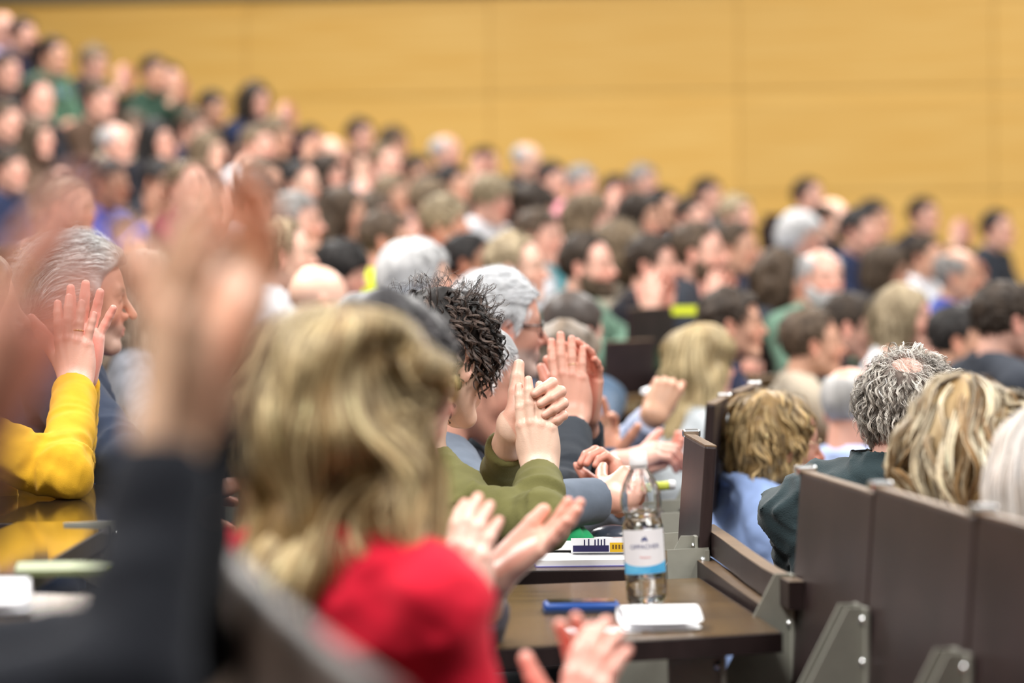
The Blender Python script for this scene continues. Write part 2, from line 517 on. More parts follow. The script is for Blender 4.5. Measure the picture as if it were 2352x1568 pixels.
    for k in range(seg + 1):
        a = pts[min(k + 1, seg)] - pts[max(k - 1, 0)]
        w = np.cross(a, nrm[k]); w /= np.linalg.norm(w, axis=1)[:, None] + 1e-6
        t = k / seg; ww = width * (1.0 if t < .6 else 1 - (t - .6) / .4 * .75)
        verts.append(np.stack([pts[k] - w * ww, pts[k] + nrm[k] * ww * .35, pts[k] + w * ww], 1))
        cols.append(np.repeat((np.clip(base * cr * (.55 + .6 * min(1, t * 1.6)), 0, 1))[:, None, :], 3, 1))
    verts = np.stack(verts, 1); cols = np.stack(cols, 1)      # N, seg+1, 3, 3
    b = (np.arange(N) * (seg + 1) * 3)[:, None, None] + (np.arange(seg) * 3)[None, :, None] + np.array([0, 1])[None, None, :]
    f = np.stack([b, b + 1, b + 4, b + 3], -1).reshape(-1, 4)
    return verts.reshape(-1, 3), f, cols.reshape(-1, 3)

# ------------------------------------------------------------------ hand (x to the fingertips, y to the thumb side, z out of the back)
def hand_prims(curl, spread, thumb, s=1.0):
    """list of chains; curl: 4 x (mcp, pip, dip) degrees, spread: 4 degrees, thumb: (out, down, bend)"""
    bases = [(.092, .0285, .000), (.095, .0092, .003), (.090, -.0100, .001), (.082, -.0275, -.003)]
    lens = [.073, .081, .075, .060]; rad = [.0099, .0101, .0096, .0085]
    out = []
    for i in range(4):
        b = np.array(bases[i]) * s; L = lens[i] * s; r = rad[i] * s
        sp = math.radians(spread[i]); a = 0
        pts = [b]; 
        for fr, cu in zip((.44, .30, .26), curl[i]):
            a += math.radians(cu)
            d = np.array([math.cos(a) * math.cos(sp), math.cos(a) * math.sin(sp) if a < 1.6 else 0, -math.sin(a)])
            pts.append(pts[-1] + d * L * fr)
        out.append((pts, [r * 1.05, r, r * .93, r * .80]))
    o_, d_, bd = [math.radians(x) for x in thumb[:3]]; tl = thumb[3] if len(thumb) > 3 else 1.0
    b = np.array([.022, .020, -.012]) * s
    d = np.array([math.cos(o_) * math.cos(d_), math.sin(o_) * math.cos(d_), -math.sin(d_)])
    o2 = o_ - bd; o3 = o_ - bd * 1.9
    d2 = np.array([math.cos(o2) * math.cos(d_ ), math.sin(o2) * math.cos(d_), -math.sin(d_)])
    d3 = np.array([math.cos(o3) * math.cos(d_ ), math.sin(o3) * math.cos(d_), -math.sin(d_)])
    p1 = b + d * .046 * s * tl; p2 = p1 + d2 * .036 * s * tl; p3 = p2 + d3 * .028 * s * tl
    out.append(([b, p1, p2, p3], [.0170 * s, .0140 * s, .0124 * s, .0102 * s]))
    return out
def hand_sdf(p, pr, s=1.0, fore=.10, fdir=(-1., 0., 0.)):
    d = None
    kn = [c[0][0] for c in pr[:4]]
    w = [(.006, .016, 0), (.004, .006, 0), (.004, -.006, 0), (.006, -.016, 0)]
    for i in range(4):
        x = rc(p, np.array(w[i]) * s, kn[i] - np.array([.004, 0, .002]) * s, .0155 * s, .0125 * s)
        d = x if d is None else smin(d, x, .014)
    d = smin(d, ell(p, (.045 * s, .0, -.006 * s), (.046 * s, .034 * s, .013 * s)), .012)
    d = smin(d, ell(p, (.036 * s, .022 * s, -.014 * s), (.034 * s, .017 * s, .014 * s), rotm('Z', 25)), .012)
    d = smin(d, ell(p, (.042 * s, -.026 * s, -.010 * s), (.036 * s, .014 * s, .013 * s)), .012)
    # tendons and knuckles on the back
    for i in range(4):
        d = smin(d, rc(p, np.array([.025, w[i][1] * .7, .0125]) * s, kn[i] + np.array([-.004, 0, .0085]) * s, .0015, .0028), .005)
        d = smin(d, ell(p, kn[i] + np.array([-.001, 0, .004]) * s, (.009 * s, .0075 * s, .0075 * s)), .005)
    # forearm
    fd_ = np.array(fdir, F)
    fa = rc(p * V(1, .86, 1.12), (0, 0, 0), fd_ * fore * V(1, .86, 1.12), .0235 * s, (.0235 + fore * .09) * s)
    d = smin(d, fa, .022)
    for i, (pts, rr) in enumerate(pr):
        f = None
        for k in range(3):
            x = rc(p, pts[k], pts[k + 1], rr[k], rr[k + 1])
            f = x if f is None else smin(f, x, .003)
        if i < 4:
            for k in (1, 2):     # joint creases / knuckle bumps
                f = smin(f, ell(p, pts[k] + np.array([0, 0, .0008]), [rr[k] * .93] * 3), .002)
        d = smin(d, f, .0035 if i < 4 else .010)
    return d
def hand_cols(p, pr, skin, s=1.0):
    sk = np.array(skin, F); c = np.tile(sk, (len(p), 1))
    red = sk * V(1.02, .60, .56)
    w = np.zeros(len(p), F)
    for i, (pts, rr) in enumerate(pr):
        w = np.maximum(w, .75 * np.exp(-((p - pts[3].astype(F)) ** 2).sum(-1) / (.014 * s) ** 2))
        if i < 4:
            w = np.maximum(w, .30 * np.exp(-((p - pts[1].astype(F)) ** 2).sum(-1) / (.011 * s) ** 2))
            w = np.maximum(w, .40 * np.exp(-((p - pts[0].astype(F) - V(0, 0, .008)) ** 2).sum(-1) / (.010 * s) ** 2))
    w = np.maximum(w, .45 * (p[:, 2] < -.012 * s) * (p[:, 0] > .0))
    c = lerpc(c, red, w)
    for i, (pts, rr) in enumerate(pr):     # nails on the back of the last phalanx
        if i == 4: continue
        t = pts[3] - pts[2]; t = t / np.linalg.norm(t); b = np.cross(t, [0, 1, 0]); b = b / np.linalg.norm(b)
        if b @ np.array([0, 0, 1]) < 0 and abs(b[2]) > .3 and t[0] > 0: b = -b
        nc = pts[3] + b * rr[3] * .75 * (1 if True else 1) - t * .001
        c = lerpc(c, sk * V(1.05, .86, .86), 1.2 * np.exp(-((((p - nc.astype(F)) / (.0062 * s)) ** 4).sum(-1))))
    return c
def frame(fd, bd, side):
    """3x3 local->parent for a hand; fingers dir, back dir; left hands are mirrored in y"""
    x = np.array(fd, float); x /= np.linalg.norm(x)
    z = np.array(bd, float); z -= x * (z @ x); z /= np.linalg.norm(z)
    y = np.cross(z, x)
    if side == 'L': y = -y
    return np.stack([x, y, z], 1).astype(F)

FLAT = [(6, 8, 4), (4, 8, 4), (6, 8, 4), (8, 8, 4)]
def hand_mesh(W, fd, bd, side, curl=FLAT, spread=(5, 1, -3, -9), thumb=(42, 18, 10), skin=SKIN, h=.0028, s=1.0, fore=.1, E=None):
    pr = hand_prims(curl, spread, thumb, s)
    lo = np.array([-fore - .01, -.06, -.11]) * 1.0; hi = np.array([.20, .10, .05]) * 1.0
    allp = np.concatenate([np.array(c[0]) for c in pr]); lo = np.minimum(lo, allp.min(0) - .02); hi = np.maximum(hi * [0, .5, .8], allp.max(0) + .02)
    lo[1] = min(-.055, allp[:, 1].min() - .02); lo[2] = min(-.045, allp[:, 2].min() - .02); hi[1] = max(.055, hi[1]); hi[2] = max(.045, hi[2])
    M = frame(fd, bd, side); fdir = np.array([-1., 0, 0])
    if E is not None:
        fdir = (np.array(E, float) - np.array(W, float)) @ M; fdir /= np.linalg.norm(fdir)
    e = fdir * (fore + .01)
    lo = np.minimum(lo, e - .045); hi = np.maximum(hi, e + .045)
    fdf = fdir.astype(F)
    def f(p):
        return smax(hand_sdf(p, pr, s, fore, fdir), p @ fdf - fore, .004)
    v, q = surface(f, lo, hi, h)
    c = hand_cols(v, pr, skin, s)
    if side == 'L': q = q[:, ::-1]
    return v @ M.T + np.asarray(W, F), q, c, pr, M
# ------------------------------------------------------------------ people
def torus(p, c, ra, rb, r, R=None):
    q = p - V(*c)
    if R is not None: q = q @ R
    k = np.sqrt((q[..., 0] / ra) ** 2 + (q[..., 1] / rb) ** 2) + 1e-6
    dd = (k - 1) * min(ra, rb)
    return np.sqrt(dd * dd + q[..., 2] ** 2) - r
def torso_sdf(p, o, inf=0.0):
    w = o.get('w', 1.0) * (.92 if o.get('fem') else 1.0)
    lean = o.get('lean', 0.12)
    q = p.copy(); q[:, 2] -= o.get('tz', 0) + .022
    q[:, 0] += lean * np.clip(-.20 - p[:, 2], 0, 1)
    a = q.copy(); a[:, 1] = np.abs(a[:, 1])
    d = ell(q, (-.045, 0, -.38), (.115 * w, .160 * w, .20))
    d = smin(d, rc(a, (-.060, .03, -.185), (-.060, .160 * w, -.245), .050, .060), .05)
    d = smin(d, ell(q, (-.035, 0, -.56), (.125 * w, .155 * w, .17)), .06)
    d = smin(d, ell(q, (-.045, 0, -.72), (.135 * w, .175 * w, .12)), .06)
    if o.get('fem'): d = smin(d, ell(a, (.045, .065, -.37), (.05, .055, .055)), .04)
    return d - inf
def ik(S, W, hint, l1=.285, l2=.255):
    S = np.array(S, float); W = np.array(W, float)
    d = W - S; L = np.linalg.norm(d)
    if L > (l1 + l2) * .995: k = L / ((l1 + l2) * .995); l1 *= k; l2 *= k
    a = (l1 * l1 - l2 * l2 + L * L) / (2 * L); h = math.sqrt(max(0, l1 * l1 - a * a))
    u = d / L; hv = np.array(hint, float); hv -= u * (hv @ u); hv /= np.linalg.norm(hv) + 1e-9
    return S + u * a + hv * h
def legs_sdf(p, o, inf=0):
    a = p.copy(); a[:, 1] = np.abs(a[:, 1])
    lx = -o.get('lean', .12) * .5
    kz = o.get('kz', 0)
    d = rc(a, (-.03 + lx, .085, -.72), (.38, .11, -.70 + kz), .088, .062)
    d = smin(d, rc(a, (.38, .11, -.70 + kz), (.36, .115, -1.16), .060, .042), .02)
    d = smin(d, ell(p, (-.05 + lx, 0, -.72), (.155, .195, .115)), .05)
    return smax(d, -.79 - p[:, 2] - 10 * np.maximum(0, p[:, 0] - .2), .01) - inf

def build_person(o, h_head=.0045, h_cloth=.008, h_hand=.003, mats=None):
    """meshes of one seated person, in the person's own frame (x forward, origin between the ears).
    o: dict of head, hair, arm and clothing options; returns list of (part name, mesh, sub-parts)"""
    parts = []
    Rh = o.get('Rh')
    # --- arms
    sh = {s: np.array([-.060, k * .165 * o.get('w', 1.0) * (.92 if o.get('fem') else 1), -.235 + o.get('tz', 0)]) for s, k in (('L', 1), ('R', -1))}
    arms = {}
    for s, k in (('L', 1), ('R', -1)):
        A = dict(o['arms'][s]) if o.get('arms') and o['arms'].get(s) else None
        if A is None:
            A = dict(W=(.22, k * .05, -.50), fd=(.6, -k * .8, 0), bd=(.2, 0, 1), hint=(0, k * .35, -1))
        if 'E' not in A: A['E'] = ik(sh[s], A['W'], A.get('hint', (-.1, k * .8, -1)))
        arms[s] = A
    # --- body: one mesh of head, neck, trunk, arms and hands
    V_, Q_, C_ = [], [], []
    def put(v, q, c):
        n = sum(len(x) for x in V_); V_.append(v); Q_.append(q + n); C_.append(c)
    v, q = surface(lambda p: head_sdf(p, o), (-.22, -.16, -.30), (.17, .16, .16), h_head)
    put(v, q, head_cols(v, o))
    def trunk(p):
        d = torso_sdf(p, o, -.016)
        for s in 'LR':
            A = arms[s]; E = A['E']; W = np.array(A['W'])
            Wc = W + (E - W) * .22
            d = smin(d, rc(p, sh[s], E, .036, .028), .03)
            d = smin(d, rc(p, E, Wc, .027, .024), .02)
        return d
    pts = np.array([arms[s][k] for s in 'LR' for k in ('E', 'W')])
    lo = np.minimum([-.35, -.28, -.90], pts.min(0) - .12); hi = np.maximum([.2, .28, -.12], pts.max(0) + .12)
    v, q = surface(trunk, lo, hi, max(.016, h_head * 3))
    put(v, q, np.tile(np.array(o.get('skin', SKIN), F), (len(v), 1)))
    rings = []
    for s in 'LR':
        A = arms[s]
        if A.get('nohand'): continue
        v, q, c, pr, M = hand_mesh(A['W'], A['fd'], A['bd'], s, A.get('curl', FLAT), A.get('spread', (5, 1, -3, -9)), A.get('thumb', (42, 18, 10)), A.get('skin', o.get('skin', SKIN)), A.get('h', h_hand), A.get('s', 1.0), A.get('fore', .085), A['E'])
        put(v, q, c)
        if A.get('ring'):
            mid = (pr[2][0][0] + (pr[2][0][1] - pr[2][0][0]) * .55); r = .0098
            t = (pr[2][0][1] - pr[2][0][0]); t = t / np.linalg.norm(t); b = np.cross(t, [0, 1, 0]); c2 = np.cross(t, b)
            rings.append([(mid + r * (b * math.cos(a) + c2 * math.sin(a))) @ M.T + np.array(A['W']) for a in np.linspace(0, 2 * math.pi, 25)])
    me = new_mesh('body', np.concatenate(V_), np.concatenate(Q_), [MSKIN], np.concatenate(C_))
    parts.append(('body', me))
    for r_ in rings:
        m = MB(); m.tube(r_, .0014, 6, False); parts.append(('ring', m))
    # --- top
    tops = o.get('topsdf')
    wr = o.get('wr', .006)
    def top(p):
        nz = noise(p * V(1, 1, 1.6), 17, 3)
        d = torso_sdf(p, o, .012) 
        d = d + wr * .4 * nz - wr * .3 * (1 - 2.4 * np.abs(noise(p * V(34, 34, 44) + 9, 1.0, 4))) - wr * .7 * (1 - 2.2 * np.abs(noise(p * V(13, 13, 20) + V(0, 0, 4) * p[:, 1:2], 1.0, 11)))
        for s in 'LR':
            A = arms[s]; E = np.array(A['E']); W = np.array(A['W']); u = (E - W) / np.linalg.norm(E - W)
            Cf = W + u * A.get('cuff', .045)
            r1, r2, r3 = A.get('r', (.060, .050, .040))
            ar = rc(p, sh[s], E, r1, r2)
            fo = rc(p, E, W, r2, r3)
            # folds gather at the elbow and run across the forearm
            t = (p - E.astype(F)) @ (-u).astype(F)
            tt = (p - E.astype(F)); rad = np.exp(-((tt ** 2).sum(-1)) / .013)
            uu = (-u).astype(F)
            fold = ((1 - 2.4 * np.abs(noise(p * 16 + uu * (t * 17)[:, None], 1.0, 5))) + .45 * (1 - 2.4 * np.abs(noise(p * 30 + uu * (t * 45)[:, None], 1.0, 9)))) * (.3 + .7 * rad)
            fo = fo - wr * .48 * fold
            t2 = (p - E.astype(F)) @ ((sh[s] - E) / np.linalg.norm(sh[s] - E)).astype(F)
            u2 = ((sh[s] - E) / np.linalg.norm(sh[s] - E)).astype(F)
            ar = ar - wr * .6 * ((1 - 2.4 * np.abs(noise(p * 12 + u2 * (t2 * 30)[:, None], 1.0, 8))) + .5 * (1 - 2.4 * np.abs(noise(p * 32 + u2 * (t2 * 30)[:, None], 1.0, 2)))) * (.3 + .7 * rad)
            pl = (p - Cf.astype(F)) @ (-u).astype(F)
            fo = smax(fo, pl, .006)
            if h_cloth < .0065: fo = np.maximum(fo, -rc(p, Cf - u * .03, Cf + u * .035, r3 - .010, r3 - .010))
            d = smin(d, smin(ar, fo, .02), .03)
        nr = .045 if o.get('fem') else .054
        col = o.get('collar', 'crew')
        if col == 'crew':
            d = smin(d, torus(p, (-.050, 0, -.156 + o.get('tz', 0)), nr + .014, nr + .018, .011, rotm('Y', 20)), .012)
        elif col == 'lapel':
            d = smin(d, torus(p, (-.058, 0, -.148 + o.get('tz', 0)), nr + .022, nr + .024, .018, rotm('Y', 28)), .016)
            a = p.copy(); a[:, 1] = np.abs(a[:, 1])
            d = smin(d, rc(a, (.015, .06, -.20), (.085, .03, -.40), .020, .012), .012)
        elif col == 'roll':
            for i in range(3):
                d = smin(d, torus(p, (-.046 + .004 * i, 0, -.066 - .026 * i + o.get('tz', 0) * .8) , nr + .012 + .006 * i, nr + .012 + .008 * i, .0135, rotm('Y', 24 + 4 * i)), .007)
        # open neck
        ex = -.004 if col == 'roll' else .006
        d = smax(d, -rc(p, (-.03, 0, -.05), (-.052, 0, -.185), nr + ex, nr + ex - .003), .006)
        if col == 'lapel': d = smax(d, -ell(p, (.045, 0, -.20), (.05, .035, .10)), .01)
        return smax(d, -.775 - p[:, 2], .01)
    lo2 = np.minimum(lo, [-.32, -.30, -.84]); 
    v, q = surface(top, lo2, hi + [0, 0, .02], h_cloth)
    parts.append((o.get('topname', 'sweater'), new_mesh('top', v, q, [o['topmat']] if 'topmat' in o else [])))
    if o.get('shirtmat') is not None:
        nr = .045 if o.get('fem') else .054
        def shirt(p):
            a = p.copy(); a[:, 1] = np.abs(a[:, 1])
            d = torus(p, (-.045, 0, -.130), nr + .010, nr + .010, .009, rotm('Y', 26))
            d = smin(d, torus(p, (-.050, 0, -.148), nr + .014, nr + .016, .009, rotm('Y', 26)), .008)
            d = smin(d, rc(a, (.018, .022, -.185), (.050, .040, -.235), .010, .006), .008)
            d = smin(d, ell(p, (.030, 0, -.24), (.035, .045, .09)), .01)
            return d
        v, q = surface(shirt, (-.2, -.14, -.36), (.15, .14, -.08), max(.004, h_cloth * .7))
        parts.append(('shirt_collar', new_mesh('shirt_collar', v, q, [o['shirtmat']])))
    # --- trousers and shoes
    if o.get('legs', 1):
        v, q = surface(lambda p: smax(legs_sdf(p, o, .004) + .004 * noise(p, 22, 6), -.0 - (p[:, 2] + 1.20), .01), (-.40, -.26, -1.26), (.55, .26, -.40), o.get('h_legs', .014))
        parts.append(('trousers', new_mesh('trousers', v, q, [o.get('legmat', M_DARKTROUSER)])))
        for k in (1, -1):
            def shoe(p):
                a = p * V(1, k, 1)
                return smax(smin(rc(a, (.36, .115, -1.20), (.36, .115, -1.13), .040, .036), rc(a, (.37, .115, -1.215), (.50, .125, -1.225), .040, .034), .02), -1.245 - p[:, 2], .004)
            v, q = surface(shoe, (.28, .04 if k > 0 else -.2, -1.28), (.58, .2 if k > 0 else -.04, -1.08), .012)
            parts.append(('shoe', new_mesh('shoe', v, q, [M_SHOE])))
    # --- hair
    hs = o.get('hair')
    if hs:
        def hf(pb):
            return hair_sdf(to_head(pb, o), o)
        L = o.get('len', -.13)
        v, q = surface(hf, (-.26, -.18, min(-.2, L - .09)), (.18, .18, .19), o.get('h_hair', h_head))
        hp = to_head(v, o)
        b0 = np.array(o['hc'][0], F); b1 = np.array(o['hc'][1], F)
        st = noise(np.stack([np.arctan2(hp[:, 1], hp[:, 0] + .03) * .9, hp[:, 2] * 2, hp[:, 0] * 2], 1), 9, 2)
        w = np.clip(.5 + .5 * st, 0, 1)[:, None]
        c = b0 * (1 - w) + b1 * w
        if 'hgrey' in o:   # greyer at the sides
            k = np.clip((.02 - hp[:, 2]) / .05, 0, 1)[:, None]; c = c * (1 - k) + np.array(o['hgrey'], F) * k
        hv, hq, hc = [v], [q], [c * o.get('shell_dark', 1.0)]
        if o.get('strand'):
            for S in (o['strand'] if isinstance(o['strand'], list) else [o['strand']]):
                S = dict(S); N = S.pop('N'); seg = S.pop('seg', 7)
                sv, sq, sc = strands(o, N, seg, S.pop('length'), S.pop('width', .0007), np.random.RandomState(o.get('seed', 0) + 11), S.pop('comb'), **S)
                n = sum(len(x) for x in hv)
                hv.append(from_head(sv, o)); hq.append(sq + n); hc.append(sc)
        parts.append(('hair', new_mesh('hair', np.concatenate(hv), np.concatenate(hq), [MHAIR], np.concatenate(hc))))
    if o.get('beard') is not None:
        def bf(pb):
            p = to_head(pb, o); q = p.copy(); q[:, 1] = np.abs(q[:, 1])
            d = head_sdf(pb, dict(o, ears=0)) - o.get('bth', .007) - .002 * noise(p, 90, 2)
            lim = np.interp(p[:, 0], [-.0, .03, .06, .085, .11], [-.02, -.04, -.058, -.056, -.055]).astype(F)
            d = smax(d, p[:, 2] - lim, .006); d = smax(d, -.004 - p[:, 0], .006)
            d = smax(d, (-.132 - p[:, 2]), .01)
            return smax(d, -ell(q, (.104, 0, -.071), (.014, .020, .006)), .003)
        v, q = surface(bf, (-.1, -.12, -.2), (.18, .12, .02), h_head)
        b0 = np.array(o['beard'], F)
        parts.append(('beard', new_mesh('beard', v, q, [MHAIR], b0 * (1 + .25 * noise(v, 120, 4)[:, None]))))
    if o.get('glasses'):
        gcol, rim = o['glasses']
        m = MB()
        for k in (-1, 1):
            ring = [(.094 - .010 * abs(math.cos(a)) * (1 if math.cos(a) * k > 0 else .3), k * .033 + .024 * math.copysign(abs(math.cos(a)) ** .7, math.cos(a)), -.003 + .017 * math.copysign(abs(math.sin(a)) ** .8, math.sin(a))) for a in np.linspace(0, 2 * math.pi, 25)]
            m.tube([from_head(V(*r_)[None], o)[0] for r_ in ring], rim, 6, False)
            tmp = [(.086, k * .058, .004), (.06, k * .072, .003), (.0, k * .081, .002), (-.02, k * .080, -.012)]
            m.tube([from_head(V(*r_)[None], o)[0] for r_ in tmp], rim * 1.15, 6)
        m.tube([from_head(V(*r_)[None], o)[0] for r_ in [(.094, -.010, .002), (.099, 0, .004), (.094, .010, .002)]], rim, 6)
        parts.append(('glasses', (m, gcol)))
    return parts

def place_person(parts, label, H, heading, base=-1.245, group=None, tiltmats=None, scale=1.0, matmap=None):
    """H: world point between the ears; parents every part to an Empty on the floor under the person"""
    root = thing('person', label, 'person', (H[0], H[1], H[2] + base * scale), heading, group)
    root.scale = (scale,) * 3
    for nm, me in parts:
        if isinstance(me, tuple) or isinstance(me, MB):
            if isinstance(me, MB): ob = me.obj(nm, M_GOLD, root, True)
            else: ob = me[0].obj(nm, me[1], root, True)
        else: ob = link(nm, me, root)
        ob.location = (0, 0, -base)
        if matmap and nm in matmap:
            ob.material_slots[0].link = 'OBJECT'; ob.material_slots[0].material = matmap[nm]
    return root
MSKIN = attr_mat('skin', .42, .5, .05, bump=.25, scale=420, var=.04, vscale=35)
MHAIR = attr_mat('hair', .5, .35, var=.10, vscale=25)
M_DARKTROUSER = mat('dark_trouser_cloth', (.012, .012, .016), .85, .2)
M_JEANS = mat('blue_denim', srgb(72, 98, 140), .85, .2, var=.25, scale=60, bump=.4, bscale=900)
M_SHOE = mat('black_shoe_leather', (.02, .018, .016), .4)
M_GOLD = mat('gold_metal', (.85, .62, .30), .25, metal=1.0)
def Rhead(pitch=0, yaw=0, roll=0):
    """pitch > 0 looks down, yaw > 0 turns left"""
    return rotm('Z', yaw) @ rotm('Y', pitch) @ rotm('X', roll)
# ------------------------------------------------------------------ the hall: panelled wall
M_WOOD = bpy.data.materials.new('beech_veneer'); M_WOOD.use_nodes = True
def _wood():
    nt = M_WOOD.node_tree; b = nt.nodes['Principled BSDF']
    b.inputs['Roughness'].default_value = .45; b.inputs['Specular IOR Level'].default_value = .35
    tc = nt.nodes.new('ShaderNodeTexCoord'); mp = nt.nodes.new('ShaderNodeMapping'); mp.inputs['Scale'].default_value = (.5, 1, 14)
    nt.links.new(tc.outputs['Object'], mp.inputs[0])
    nz = nt.nodes.new('ShaderNodeTexNoise'); nz.inputs['Scale'].default_value = 2.2; nz.inputs['Detail'].default_value = 5
    nt.links.new(mp.outputs[0], nz.inputs['Vector'])
    rp = nt.nodes.new('ShaderNodeValToRGB')
    rp.color_ramp.elements[0].position = .3; rp.color_ramp.elements[1].position = .75
    rp.color_ramp.elements[0].color = (*srgb(222, 172, 82), 1); rp.color_ramp.elements[1].color = (*srgb(234, 192, 110), 1)
    nt.links.new(nz.outputs[0], rp.inputs[0])
    oi = nt.nodes.new('ShaderNodeObjectInfo'); hs = nt.nodes.new('ShaderNodeHueSaturation')
    mr = nt.nodes.new('ShaderNodeMapRange'); mr.inputs[3].default_value = .94; mr.inputs[4].default_value = 1.04
    nt.links.new(oi.outputs['Random'], mr.inputs[0]); nt.links.new(mr.outputs[0], hs.inputs['Value'])
    nt.links.new(rp.outputs[0], hs.inputs['Color']); nt.links.new(hs.outputs[0], b.inputs['Base Color'])
_wood()
M_JOINT = mat('wall_joint_shadow_gap', srgb(176, 128, 60), .8)
M_SOFFIT = mat('grey_plaster', srgb(120, 112, 92), .9, .2)
M_FLOOR = mat('dark_floor_covering', srgb(52, 48, 46), .8, .3, var=.2, scale=20)
WA = math.atan(-.2)
def wallpt(px, py):
    """point of the far wall seen at a pixel"""
    a = P(px, py, 1.0) - Vector((0, 0, CAMZ)); n = Vector((.2, 1, 0))
    return Vector((0, 0, CAMZ)) + a * (30.6 / n.dot(a))
wo = Vector((0, 30.6, CAMZ)); wu = Vector((math.cos(WA), math.sin(WA), 0)); WR = Matrix.Rotation(WA, 3, 'Z')
seam = [wu.dot(wallpt(px, 300) - wo) for px in (570, 1135, 1705, 2285)]
step = (seam[-1] - seam[0]) / 3
us = [seam[0] - step * k for k in range(4, 0, -1)] + [seam[0] + step * k for k in range(7)]
m = MB(); m.box((0, .09, 0), (12, .06, 6.0)); wall = m.obj('wall_back', M_JOINT, None); wall.location = wo + Vector((0, 0, .4)); wall.rotation_euler = (0, 0, WA)
tag(wall, 'tall far wall clad in long yellow beech panels', kind='structure')
zb = 1.19
for i in range(len(us) - 1):
    for k in range(-6, 2):
        top = zb + .806 * k
        c = (us[i] + us[i + 1]) / 2; hw = (us[i + 1] - us[i]) / 2 - .0022
        if k <= 1:
            m = MB(); m.box((c, 0, top - .0617 - .4), (hw, .030, .0600), bev=.002); o_ = m.obj('batten', M_WOOD, wall)
            z0 = top - .1234 - .6826 + .004
            m = MB(); m.box((c, .0, (top - .1234 + z0) / 2 - .4), (hw, .034, (top - .1234 - z0) / 2 - .001), bev=.003); m.obj('panel', M_WOOD, wall)
m = MB(); m.box((0, 0, 0), (12, .10, 1.4)); up = m.obj('trim_1', M_SOFFIT); up.location = wo + Vector((0, -.0, zb + .806 + 1.4)); up.rotation_euler = (0, 0, WA)
tag(up, 'grey plaster band above the yellow panels', kind='structure')

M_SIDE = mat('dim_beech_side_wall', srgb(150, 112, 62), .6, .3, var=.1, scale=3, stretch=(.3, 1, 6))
M_GREYWALL = mat('pale_grey_side_wall', srgb(150, 148, 144), .8, .3, var=.05, scale=3)
for nm, c, h_, mt, lb in (('wall_left', (-9.5, 13, 0), (.1, 19, 5.0), M_SIDE, 'left side wall of the hall behind the top rows'),
                          ('wall_right', (13, 12, -1), (.1, 20, 6.0), M_GREYWALL, 'pale wall on the stage side of the hall'),
                          ('wall_front', (1.8, -6, -1), (11.5, .1, 6.0), M_SIDE, 'side wall of the hall behind the lens')):
    m = MB(); m.box((0, 0, 0), h_); o_ = m.obj(nm, mt); o_.location = Vector(c) + Vector((0, 0, CAMZ)); tag(o_, lb, kind='structure')
# ------------------------------------------------------------------ furniture
def laminate(name, c1, c2, rough):
    m = mat(name, srgb(*c1), rough, .5, var=.0, col2=srgb(*c2), scale=9, stretch=(1, 8, 1), bump=.12, bscale=160)
    return m
M_LAM = laminate('dark_brown_laminate', (38, 29, 29), (50, 39, 39), .42)
M_LAM.node_tree.nodes['Principled BSDF'].inputs['Specular IOR Level'].default_value = .32
M_LAMTOP = laminate('worn_brown_desk_top', (74, 56, 36), (108, 84, 52), .20)
M_EDGE = laminate('brown_plywood_edge', (92, 72, 52), (124, 100, 76), .4)
M_STEEL = mat('grey_painted_steel', srgb(146, 146, 136), .45, .5, metal=.1, var=.05)
M_BOLT = mat('bright_bolt', (.75, .77, .78), .25, metal=1.0)
M_BLACK = mat('black_plastic', (.012, .011, .012), .5)
def rz3(a): return Matrix.Rotation(a, 3, 'Z')

def seat_meshes():
    r = []
    m = MB(); m.box((-.215, 0, -.37), (.014, .255, .20), Matrix.Rotation(math.radians(-6), 3, 'Y'), bev=.006); r.append(('backrest', m, M_LAM))
    m = MB(); m.box((.03, 0, -.815), (.19, .225, .016), bev=.010); r.append(('seat_pan', m, M_LAM))
    m = MB(); m.prism([(-.25, -.50), (-.215, -.50), (-.20, -.80), (.1, -.84), (.1, -.87), (-.22, -.87)], .004, c=(0, .262, 0))
    m.box((-.20, .262, -1.06), (.03, .02, .20)); r.append(('bracket', m, M_STEEL))
    return r
def desk_meshes():
    r = []
    m = MB(); m.box((.36, 0, -.505), (.155, .265, .015), bev=.005); r.append(('desk_top', m, M_LAMTOP))
    m = MB(); m.box((.52, 0, -.60), (.012, .265, .13), bev=.004); r.append(('front_panel', m, M_LAM))
    m = MB(); m.prism([(.24, -.522), (.53, -.522), (.53, -.75)], .004, c=(0, .262, 0)); m.box((.50, .262, -.98), (.025, .02, .26)); r.append(('bracket', m, M_STEEL))
    return r
SEAT0 = None; DESK0 = None
def copy_tree(root):
    c = root.copy(); COL.objects.link(c)
    for ch in root.children:
        d = ch.copy(); COL.objects.link(d); d.parent = c
        for g_ in ch.children:
            e = g_.copy(); COL.objects.link(e); e.parent = d
    return c
SEAT1 = None
def near_seat(H, heading, who=None):
    """seat pan on its bracket, for the places whose back panels are built one by one"""
    global SEAT1
    if SEAT1 is None:
        SEAT1 = thing('folding_seat', 'dark folding seat pan under one of the nearer listeners', 'seat', group='seat pans of the nearer rows')
        for nm, mb, mt in seat_meshes()[1:]:
            o_ = mb.obj(nm, mt, SEAT1); o_.location = (0, 0, 1.245)
        r = SEAT1
    else: r = copy_tree(SEAT1)
    r.location = (H[0], H[1], H[2] - 1.245); r.rotation_euler = (0, 0, heading)
    if who: r['label'] = 'seat pan under the ' + who
